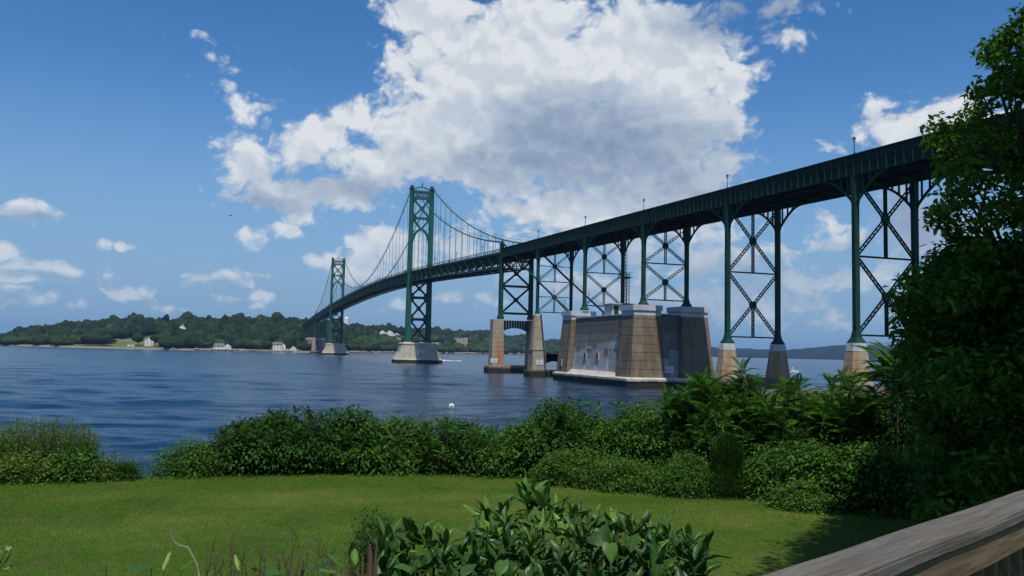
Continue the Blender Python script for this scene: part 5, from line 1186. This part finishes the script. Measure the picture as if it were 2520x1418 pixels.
bush(470, 580, 1092, 1168, .6, 130, 60, .050, 'leaf_yellow', 'thin yellowish shrub at the left foot of the mound', seed=28, up=.5, dd=-.1, spread=.11)
bush(1690, 1800, 1040, 1205, .7, 170, 50, .075, 'leaf_bright', 'lighter vine leaves over the shrub left of the feathery bush', seed=29, up=.5, dd=.1, spread=.13)
# ---- big tree at the right
def big_tree():
    r2 = np.random.default_rng(77); B = [(30,2512),(60,2500),(94,2446),(133,2412),(180,2445),(207,2470),(222,2392),(271,2380),(300,2365),(316,2285),(345,2290),(385,2308),(424,2325),(483,2320),(520,2300),(540,2281),(575,2318),(600,2350),(630,2290),(660,2262),(690,2222),(730,2205),(770,2197),(816,2208),(855,2211),(920,2216),(1000,2225),(1100,2232),(1200,2250),(1262,2262)]
    def left(y): return np.interp(y, [b[0] for b in B], [b[1] for b in B])+(46 if y > 520 else 30 if y > 360 else 14)
    base = atz(2560, 1285, LAWN); gb = ground_dir(2560); base = CP+np.array([gb[0], gb[1], 0])*15.0; base[2] = LAWN-.1
    o = thing('shade_tree', base, 'tall dark leafy tree filling the right side above the railing', 'tree'); cl = []
    for y in np.arange(-420, 1255, 30):
        yl = max(y, 34); x0 = left(yl)+(0 if y > 34 else 60)
        x = x0+18
        while x < 3050:
            if r2.random() < ((.50 if y < 560 else .66 if y < 680 else .8) if x < x0+240 else .52 if y < 480 else .70): cl.append((x+r2.uniform(-8, 30), y+r2.uniform(-20, 20), 12.2+abs(r2.normal(0, 1.9)) if x > x0+110 else 13.6+r2.normal(0, .9), (.21 if y < 560 else .24) if x < x0+110 else .33 if y < 560 else .36))
            x += 50 if x < x0+200 else 84
    for k in range(len(B)): cl.append((B[k][1]+22, B[k][0]+4, 14+r2.normal(0, .8), .20)); cl.append((B[k][1]+34, B[k][0]-8, 14+r2.normal(0, .8), .26))
    for _ in range(330):                      # the dense dark lower crown
        y = r2.uniform(640, 1250); xl = left(y); cl.append((xl+55+r2.exponential(230), y, r2.uniform(13.4, 16.5), .5))
    for _ in range(150):                      # unseen leaf clumps added overhead to shade the lower crown and lawn
        D_ = r2.uniform(7.6, 11.5); y = r2.uniform(-700, -130-r2.uniform(0, 60)); x = r2.uniform(2490, 3150); cl.append((x, y, D_, .6))
    Q = []; 
    nodes = [base+np.array([0, 0, h]) for h in (1.2, 2.6, 4.2, 6.0, 7.8, 9.4)]
    br_ = MB(); k = 0
    for (x, y, D, r_) in cl:
        p = at(x, y, D)
        if p[2] < LAWN+.15: continue
        n = int(230*(r_/.40)**2); n = max(60, min(n, 300)); q = r2.normal(size=(n, 3)); q /= np.linalg.norm(q, axis=1, keepdims=True)
        q *= (r2.random(n)**.45)[:, None]*r_*np.array([1.15, 1.15, .75]); Q.append(p+q); k += 1
        if (k % 4 == 0 or r_ < .21) and r_ < .5:
            nd = nodes[int(np.clip((p[2]-LAWN-1.0)/1.7, 0, 5))]; mid = (nd*.45+p*.55)+np.array([0, 0, -.25]); br_.tube([nd, mid, p], [.055, .03, .008], 5)
    P = np.vstack(Q); P = P[P[:, 2] > LAWN+.05]; n = len(P)
    V, Fc = scatter(LEAF_V, LEAF_F, P, r2.uniform(0, 6.28, n), r2.normal(-.35, .45, n), r2.normal(0, .5, n), .135*r2.uniform(.55, 1.25, n))
    np_mesh('foliage', V, Fc, 'leaf_tree', o, kind='stuff')
    MB().tube([base, base+np.array([.05, .02, 2.5]), base+np.array([-.1, .1, 6]), base+np.array([0, 0, 9.6])], [.26, .20, .13, .05], 10).build('trunk', 'bark', o, smooth=True)
    br_.build('branches', 'bark', o, kind='stuff')
    print('tree leaves', n)
big_tree()
# ---- foreground rhododendron
def rh_leaf_mesh(k):
    r2 = np.random.default_rng(200+k); L, Wd = 1.0, .235+.025*k; n = 6; v = []; f = []
    droop = (.10, .22, .34, .05)[k]
    for i in range(n+1):
        u = i/n; w = Wd/2*math.sin(math.pi*min(1, u*.93+.05))**.75; y = L*u; z = -droop*u*u+.03*math.sin(u*9+k)
        v += [(-w, y, z+w*.28), (-w*.5, y, z+w*.07), (0, y, z-.012), (w*.5, y, z+w*.07), (w, y, z+w*.28)]
    for i in range(n):
        for j in range(4): a = i*5+j; f.append((a, a+1, a+6, a+5))
    me = bpy.data.meshes.new('leaf'); me.from_pydata(v, [], f); me.polygons.foreach_set('use_smooth', [True]*len(f)); return me
def leaf_big_mat(name, lo, mid, hi, vein, rough=.42):
    m, T, b = material(name); tc = T.add('ShaderNodeTexCoord').outputs['Object']; X, Y, Z = T.sep(tc)[:3]; p = pos(T)
    inf = T.add('ShaderNodeObjectInfo').outputs['Random']
    f = T.math('ADD', T.math('MULTIPLY', inf, .6), T.math('MULTIPLY', T.noise(p, 9, 4, .6), .4)); c = T.ramp(f, [(.2, lo), (.5, mid), (.85, hi)])
    mid_ = T.maprange(T.math('ABSOLUTE', X), .008, .022, 1, 0); c = T.mix(T.math('MULTIPLY', mid_, .75), c, vein)
    sv = T.math('ABSOLUTE', T.math('SINE', T.math('MULTIPLY', T.math('SUBTRACT', Y, T.math('MULTIPLY', T.math('ABSOLUTE', X), .8)), 34))); sv = T.maprange(sv, .0, .16, 1, 0)
    c = T.mix(T.math('MULTIPLY', sv, .22), c, vein); T.put(b.inputs['Base Color'], c); b.inputs['Roughness'].default_value = rough; b.inputs['Specular IOR Level'].default_value = .28
    bump(T, b, T.math('ADD', sv, mid_), .012, .5)
    tr = T.add('ShaderNodeBsdfTranslucent'); T.put(tr.inputs[0], c); mx = T.add('ShaderNodeMixShader'); mx.inputs[0].default_value = .14
    T.l.new(b.outputs[0], mx.inputs[1]); T.l.new(tr.outputs[0], mx.inputs[2]); T.l.new(mx.outputs[0], T.n['Material Output'].inputs[0]); return m
M['rhodo'] = leaf_big_mat('rhododendron leaf', (.018, .058, .007), (.042, .115, .012), (.100, .205, .024), (.16, .27, .06), .42)
M['rhodo_new'] = leaf_big_mat('fresh yellow green leaf', (.07, .13, .02), (.12, .19, .03), (.20, .28, .05), (.25, .33, .1))
M['heart'] = leaf_big_mat('broad glossy leaf', (.016, .052, .006), (.030, .086, .010), (.062, .145, .016), (.10, .19, .04), .45)
RM = []
for k in range(4): me = rh_leaf_mesh(k); me.materials.append(M['rhodo']); RM.append(me)
RMN = RM[0].copy(); RMN.materials.clear(); RMN.materials.append(M['rhodo_new'])
def heart_mesh():
    n = 8; v = []; f = []
    for i in range(n+1):
        u = i/n; w = .46*math.sin(math.pi*min(1, u*.80+.20))**.8*(1-.25*u); y = u; z = -.22*u*u
        v += [(-w, y-.10*(1-u), z+.05*math.sin(7*u)-w*.05), (-w*.5, y-.05*(1-u), z+w*.12), (0, y, z), (w*.5, y-.05*(1-u), z+w*.12), (w, y-.10*(1-u), z-.04*math.sin(6*u+1)-w*.05)]
    for i in range(n):
        for j in range(4): a = i*5+j; f.append((a, a+1, a+6, a+5))
    me = bpy.data.meshes.new('leaf'); me.from_pydata(v, [], f); me.polygons.foreach_set('use_smooth', [True]*len(f)); me.materials.append(M['heart']); return me
HM = heart_mesh()
def put_leaf(parent, me, p, ph, th, ps, L, wf=1.0):
    o = link('leaf', me, parent); R = rotmats(np.array([ph]), np.array([th]), np.array([ps]))[0]; l = np.array(p)-WL[parent.name]
    m = Matrix(((R[0,0]*L*wf, R[0,1]*L, R[0,2]*L, l[0]), (R[1,0]*L*wf, R[1,1]*L, R[1,2]*L, l[1]), (R[2,0]*L*wf, R[2,1]*L, R[2,2]*L, l[2]), (0,0,0,1))); o.matrix_local = m; return o
def mesh_arr(me):
    v = np.zeros(len(me.vertices)*3); me.vertices.foreach_get('co', v); v = v.reshape(-1, 3); f = []
    for p in me.polygons: a = list(p.vertices); f += [(a[0], a[1], a[2]), (a[0], a[2], a[3])]
    return v, np.array(f)
def rhodo():
    r2 = np.random.default_rng(41); T_ = [(915,1392),(945,1345),(1010,1318),(1060,1335),(1120,1320),(1165,1330),(1200,1270),(1245,1262),(1300,1232),(1345,1250),(1400,1278),(1450,1292),(1500,1300),(1560,1310),(1620,1318),(1680,1325),(1730,1362),(1770,1408)]
    tp = lambda x: np.interp(x, [t[0] for t in T_], [t[1] for t in T_])
    C0 = at(1330, 1330, 4.3); o = thing('rhododendron', (C0[0], C0[1], LAWN-.1), 'rhododendron bush with whorls of long dark leaves in the foreground', 'shrub')
    wh = [(1298, 1240, 4.75, 9, .165)]
    x = 930
    while x < 1775:
        y = tp(x)+14; first = True
        while y < 1500:
            D = 4.75-(y-1240)/200*1.05+r2.normal(0, .06); wh.append((x+r2.uniform(-18, 18), y+r2.uniform(-8, 10), D, int(r2.integers(8, 12)), r2.uniform(.115, .155)*(1 if first else .95))); y += r2.uniform(40, 52); first = False
        x += r2.uniform(36, 46)
    n = 0; st = MB(); rest = []
    tocam = math.atan2(-CF[1], -CF[0])
    order = sorted(wh, key=lambda w: w[1])
    for (x, y, D, nl, L) in order:
        p = at(x, y, D); h0 = r2.uniform(0, 6.28); lean = r2.normal(0, .12, 2); b0 = C0*.6+p*.4; b0 = np.array([b0[0], b0[1], LAWN-.1])
        if y > 1450 and r2.random() < .3: continue
        st.tube([b0, (b0+p)/2+np.array([*(r2.normal(0, .08, 2)), .1]), p-np.array([0, 0, .05]), p], [.016, .011, .007, .006], 5)
        for j in range(nl):
            ring = j % 2; ph = h0+j*2*math.pi/nl*1.618*.62*1.6+r2.normal(0, .12); th = (rad(66) if ring else rad(30))+r2.normal(0, .16); L_ = L*r2.uniform(.8, 1.12)
            me = RM[r2.integers(4)]
            if n < 288: put_leaf(o, me, p+r2.normal(0, .006, 3), ph, th, r2.normal(0, .28), L_); n += 1
            else:
                v, f = mesh_arr(me); rest.append(scatter(v, f, [p], [ph], [th], [r2.normal(0, .28)], [L_]))
        if r2.random() < .30 and n < 299: put_leaf(o, RMN, p, r2.uniform(0, 6.28), rad(80), 0, .045, .8); n += 1
    if rest: V, Fc = join(rest); np_mesh('leaves', V, Fc, 'rhodo', o, smooth=True, kind='stuff')
    # dim inner and lower leaves so that the bush is full
    m_ = 2600; P = []
    for _ in range(m_):
        x = r2.uniform(925, 1775); y = tp(x)+r2.uniform(35, 330); P.append(at(x, y, 4.95-(y-1240)/200*.95+r2.uniform(0, .75)))
    P = np.array(P); v, f = mesh_arr(RM[1]); V, Fc = scatter(v, f, P[:900], r2.uniform(0, 6.28, 900), r2.normal(.3, .5, 900), r2.normal(0, .5, 900), r2.uniform(.08, .14, 900)); np_mesh('inner_leaves', V, Fc, 'rhodo', o, smooth=True, kind='stuff')
    st.build('stem', 'stem', o, kind='stuff')
    # broad leaved climber growing through it
    h = thing('broad_leaf_plant', (C0[0]+.1, C0[1]+.2, LAWN-.1), 'broad glossy heart shaped leaves growing through the rhododendron', 'plant'); st = MB()
    for (x, y, D, L, ph, th) in [(1415,1300,3.9,.10,.2,.3),(1455,1330,3.7,.12,2.8,-.5),(1478,1312,3.75,.13,3.4,-.7),(1520,1300,3.9,.10,1.2,.1),(1560,1330,3.7,.12,3.0,-.6),(1590,1300,3.85,.10,3.9,-.3),(1445,1275,4.1,.09,1.4,.2),
            (1540,1278,4.1,.11,.4,.2),(1500,1350,3.6,.12,3.1,-.8),(1600,1350,3.6,.10,3.7,-.6),
            (1620,1402,3.4,.09,2.5,-.5),(1160,1402,3.4,.11,2.7,-.6),(1238,1392,3.45,.11,3.2,-.6),(1430,1245,4.3,.10,5.0,.2)]:
        p = at(x, y-12, D); put_leaf(h, HM, p, ph+1.57+r2.normal(0, .5), th+r2.normal(0, .2), r2.normal(0, .4), L*.68); st.tube([np.array([C0[0]+.1, C0[1]+.2, LAWN]), p-np.array([0, 0, .25]), p], [.006, .004, .003], 4)
    st.build('stem', 'stem', h, kind='stuff')
rhodo()
def wispy():
    r2 = np.random.default_rng(52); D = 6.8; b0 = at(925, 1320, D); b0[2] = LAWN-.05; o = thing('wispy_shrub', b0, 'small wispy shrub with tiny leaves left of the rhododendron', 'shrub'); st = MB(); P = []
    for k in range(46):
        x = r2.normal(925, 34); y = 1252+abs(x-925)*.55+abs(r2.normal(0, 32)); t_ = at(x, y, D+r2.normal(0, .18)); m_ = b0*.3+t_*.7+np.array([*r2.normal(0, .03, 2), -.06]); st.tube([b0, m_, t_], [.007, .004, .0015], 3, False)
        for j in range(120): w_ = r2.random()**.7; q = (m_*(1-w_)+t_*w_)+r2.normal(0, .045, 3); P.append(q)
    for _ in range(2600): P.append(at(r2.normal(925, 26), 1335+r2.normal(0, 24), D+r2.normal(0, .15)))
    P = np.array(P); n = len(P); V, Fc = scatter(LEAF2_V, LEAF2_F, P, r2.uniform(0, 6.28, n), r2.normal(.3, .5, n), r2.normal(0, .5, n), .024*r2.uniform(.5, 1.3, n)); np_mesh('foliage', V, Fc, 'leaf_feather', o, kind='stuff'); st.build('stem', 'twig', o, kind='stuff')
wispy()
def twigs():
    r2 = np.random.default_rng(53); D = 3.3; b0 = at(640, 1700, D); o = thing('dry_twig_bush', (b0[0], b0[1], LAWN-.1), 'low tangle of dry brown twigs with a few leaves at the bottom edge', 'shrub')
    st = MB()
    for k in range(50):
        x = r2.uniform(505, 925) if k < 66 else r2.uniform(920, 1180); top = r2.uniform(1345, 1412) if k % 4 else r2.uniform(1308, 1350)
        if 640 < x < 720 and k % 3 == 0: top -= 25
        if x > 920: top = r2.uniform(1375, 1410)
        d_ = D+r2.normal(0, .15); a = at(x+r2.normal(0, 22), 1560, d_); a[2] -= 0; t_ = at(x, top, d_+r2.normal(0, .05)); m1 = a*.6+t_*.4+r2.normal(0, .012, 3); m2 = a*.25+t_*.75+r2.normal(0, .014, 3); pts = [a, m1, m2, t_]; st.tube(pts, [.0026, .0021, .0015, .0008], 4, False)
        for j in range(4): w_ = r2.uniform(.3, .95); q = m1*(1-w_)+t_*w_; e = q+r2.normal(0, .028, 3)+np.array([0, 0, .02]); st.tube([q, (q+e)/2+r2.normal(0, .004, 3), e], [.0016, .0013, .0008], 3, False)
    st.build('twig', 'twig', o, kind='stuff')
    for (x, top, w) in ((912, 1340, .0085), (925, 1336, .0055), (893, 1372, .005), (745, 1378, .004), (262, 1394, .003)):
        a = at(x-4, 1560, 3.1); t_ = at(x, top, 3.1); MB().tube([a, a*.5+t_*.5+np.array([.002, 0, 0]), t_], [w, w*.95, w*.85], 8).build('cut_stem', 'twig', o)
    t = MB().tube([at(492, 1560, 2.9), at(490, 1418, 2.9), at(486, 1392, 2.9), at(468, 1356, 2.9), at(462, 1347, 2.9), at(440, 1342, 2.9), at(428, 1332, 2.9), at(422, 1318, 2.9), at(420, 1302, 2.9)], [.004, .0035, .003, .0028, .0026, .0022, .002, .0015, .001], 5).build('bent_twig', 'twig_pale', o)
    for (x, y, D_, L, ph, th, me) in [(372,1394,2.6,.07,3.5,.2,HM),(402,1404,2.6,.06,1.2,.9,RMN),(445,1404,2.8,.05,.5,.6,RM[0]),(588,1404,3.0,.06,2,.9,RMN),(606,1398,3.0,.055,3.6,1.0,RMN),(560,1406,3.0,.06,.8,.4,RM[1]),(640,1406,3.0,.07,4.0,.5,RM[1]),(782,1400,3.1,.09,1.0,.3,HM),(815,1405,3.1,.08,4.2,.4,HM),
            (860,1370,3.2,.09,4.8,.9,RM[0]),(875,1392,3.2,.10,1.6,.8,RM[2]),(840,1396,3.2,.09,2.2,.6,RM[1]),(955,1398,3.2,.10,.4,.7,RM[3]),(905,1328,3.1,.045,3.0,1.2,RMN),(918,1330,3.1,.075,4.6,.75,RMN),(1010,1404,3.2,.09,2.4,.4,HM),(700,1408,3.1,.08,3.0,.3,HM),(740,1410,3.1,.07,5.0,.5,RM[1])]:
        q_ = at(x, y, D_); put_leaf(o, me, q_, ph, th, r2.normal(0, .2), L); MB().tube([at(x+r2.uniform(-8, 8), 1560, D_), (at(x, 1500, D_)+q_)/2, q_], [.0022, .0016, .001], 4).build('leaf_stalk', 'stem', o)
    s_ = thing('leafy_sprig', at(-30, 1420, 2.2), 'pale green leafy sprig at the lower left corner', 'plant'); st = MB(); st.tube([at(-40, 1460, 2.2), at(-8, 1395, 2.2), at(14, 1358, 2.2), at(22, 1345, 2.2)], [.003, .002, .0015, .001], 5).tube([at(-2, 1385, 2.2), at(22, 1372, 2.2), at(24, 1362, 2.2)], [.0015, .001, .001], 4)
    st.build('stem', 'leaf_yellow', s_)
    for (x, y, L, ph, th) in ((22,1346,.030,4.9,.0),(16,1350,.022,1.8,.2),(28,1366,.036,3.1,-.9),(4,1362,.02,2.2,.5),(-4,1396,.03,5.0,.8),(2,1405,.028,.4,.4)): put_leaf(s_, RMN, at(x, y, 2.2), ph, th, .2, L, 1.7)
twigs()
# ---- grass blades
def grass():
    r2 = np.random.default_rng(60); n = 230000; px = r2.uniform(-60, 2300, n); D = 8.0+12.9*np.sqrt(r2.random(n)); d0 = CF+0
    az0 = np.array([relaz(p) for p in np.linspace(-60, 2300, 60)]); a = np.radians(161.881-np.interp(px, np.linspace(-60, 2300, 60), az0))
    P = np.stack([CP[0]+np.cos(a)*D, CP[1]+np.sin(a)*D, np.full(n, LAWN-.012)], -1)
    P[:, 2] += .02*np.sin(P[:, 0]*1.1)*np.cos(P[:, 1]*.9)
    tv = np.array([(-.10, 0, 0), (.10, 0, 0), (0, .25, 1.0)]); tf = np.array([(0, 1, 2)])
    V, Fc = scatter(tv, tf, P, r2.uniform(0, 6.28, n), r2.normal(0, .45, n), np.zeros(n), .045*r2.uniform(.45, 1.15, n))
    np_mesh('lawn_grass', V, Fc, 'lawn', label='short mown grass covering the lawn', cat='grass', kind='stuff')
    # clover heads and a few pale specks on the lawn
grass()
# ---- deck railing
def railing():
    m, T, b = material('weathered cedar'); tc = T.add('ShaderNodeTexCoord').outputs['Object']; p = T.mapping(tc, scale=(1, 1, 1))
    q = T.mapping(tc, scale=(.9, 14, 14)); w = T.noise(q, 2.2, 6, .62, .6); fine = T.noise(T.mapping(tc, scale=(3, 90, 90)), 3, 4, .7, .3); blot = T.noise(T.mapping(tc, scale=(1.3, 6, 6)), 2.4, 5, .6)
    c = T.ramp(w, [(.25, (.050, .040, .027)), (.48, (.098, .084, .062)), (.62, (.138, .124, .098)), (.80, (.084, .068, .046))])
    c = T.mix(T.maprange(blot, .48, .70, 0, .65), c, (.104, .106, .104)); c = T.mix(T.maprange(fine, .50, .72, 0, .6), c, (.030, .024, .016))
    kn = T.add('ShaderNodeTexVoronoi'); T.put(kn.inputs['Vector'], T.mapping(tc, scale=(2.6, 9, 9))); kn.inputs['Scale'].default_value = 1.0
    c = T.mix(T.maprange(kn.outputs['Distance'], .05, .16, .75, 0), c, (.07, .05, .035))
    T.put(b.inputs['Base Color'], c); b.inputs['Roughness'].default_value = .8; bump(T, b, T.math('ADD', w, T.math('MULTIPLY', fine, .6)), .006, .8); M['cedar'] = m
    m2, T, b = material('brown stained cedar'); tc = T.add('ShaderNodeTexCoord').outputs['Object']; w = T.noise(T.mapping(tc, scale=(1, 16, 16)), 2, 6, .62, .8)
    T.put(b.inputs['Base Color'], T.ramp(w, [(.28, (.06, .036, .018)), (.52, (.13, .085, .042)), (.75, (.19, .14, .08))])); b.inputs['Roughness'].default_value = .75; bump(T, b, w, .006, .7); M['cedar_brown'] = m2
    th = rad(115.6); d = np.array([math.cos(th), math.sin(th), 0]); nn = np.array([-math.sin(th), math.cos(th), 0]); z = np.array([0, 0, 1.]); zt = CP[2]-.49; o = thing('deck_railing', (CP[0], CP[1], LAWN), 'weathered grey wooden deck railing at the lower right corner', 'railing')
    R3 = Matrix(((d[0], nn[0], 0), (d[1], nn[1], 0), (0, 0, 1)))
    def board(name, t0, t1, n0, n1, z0, z1, mat, bev=.004, t=0.0):
        bm = bmesh.new(); bmesh.ops.create_cube(bm, size=1); 
        for v in bm.verts: v.co = Vector(((v.co.x+.5)*(t1-t0), (v.co.y+.5)*(n1-n0), (v.co.z+.5)*(z1-z0)))
        bmesh.ops.subdivide_edges(bm, edges=[e for e in bm.edges if abs((e.verts[0].co-e.verts[1].co).x) > .5], cuts=40) if t1-t0 > 1 else None
        r2 = random.Random(int(abs(n0)*1000+z0*100))
        bmesh.ops.bevel(bm, geom=[e for e in bm.edges if abs((e.verts[0].co-e.verts[1].co).normalized().x) > .9], offset=bev, segments=2, affect='EDGES')
        if t1-t0 > 1:
            for v in bm.verts: v.co.z += .0016*math.sin(v.co.x*7+v.co.y*30)+r2.uniform(-.0007, .0007); v.co.y += r2.uniform(-.0008, .0008)
        me = bpy.data.meshes.new(name); bm.to_mesh(me); bm.free(); me.materials.append(M[mat]); ob = link(name, me, o); p = CP+d*t0+nn*n0; l = np.array([p[0], p[1], z0])-WL[o.name]
        ob.matrix_local = Matrix.Translation(Vector(l)) @ R3.to_4x4(); 
        me.polygons.foreach_set('use_smooth', [False]*len(me.polygons)); return ob
    A, B_ = .842, .990
    def nb(a, b_): return (a, b_)
    n0, n1 = nb(A, B_); board('top_rail', -.6, 7.2, n0, n1, zt-.036, zt, 'cedar', .006)
    n0, n1 = nb(A+.012, A+.050); board('side_rail', -.6, 7.2, n0, n1, zt-.036-.002-.089, zt-.038, 'cedar_brown', .003)
    n0, n1 = nb(A+.030, A+.068); board('bottom_rail', -.6, 7.2, n0, n1, zt-.93, zt-.84, 'cedar_brown', .003)
    n0, n1 = nb(A+.112, A+.146)
    for i in range(56): t0 = -.55+i*.14; board('baluster', t0, t0+.035, n0, n1, zt-.95, zt-.042, 'cedar_brown', .002)
    n0, n1 = nb(A+.052, A+.110)
    for t0 in (-.5, 1.9, 4.3, 6.7): board('post', t0, t0+.089, n0, n1, LAWN-.05, zt-.04, 'cedar_brown', .003)
railing()
# ---- haze
HZ = 7.5e-5
def haze():
    m = bpy.data.materials.new('haze'); m.use_nodes = True; T = NT(m.node_tree); T.n.clear(); v = T.add('ShaderNodeVolumePrincipled'); v.inputs['Color'].default_value = (.40, .66, 1.0, 1); v.inputs['Density'].default_value = HZ; v.inputs['Anisotropy'].default_value = .2
    o = T.add('ShaderNodeOutputMaterial'); T.l.new(v.outputs[0], o.inputs['Volume']); M['haze'] = m
    R = 15500; MB().box(CP[0]-R, CP[0]+R, CP[1]-R, CP[1]+R, -6, 190).build('haze', 'haze', kind='stuff')
haze()
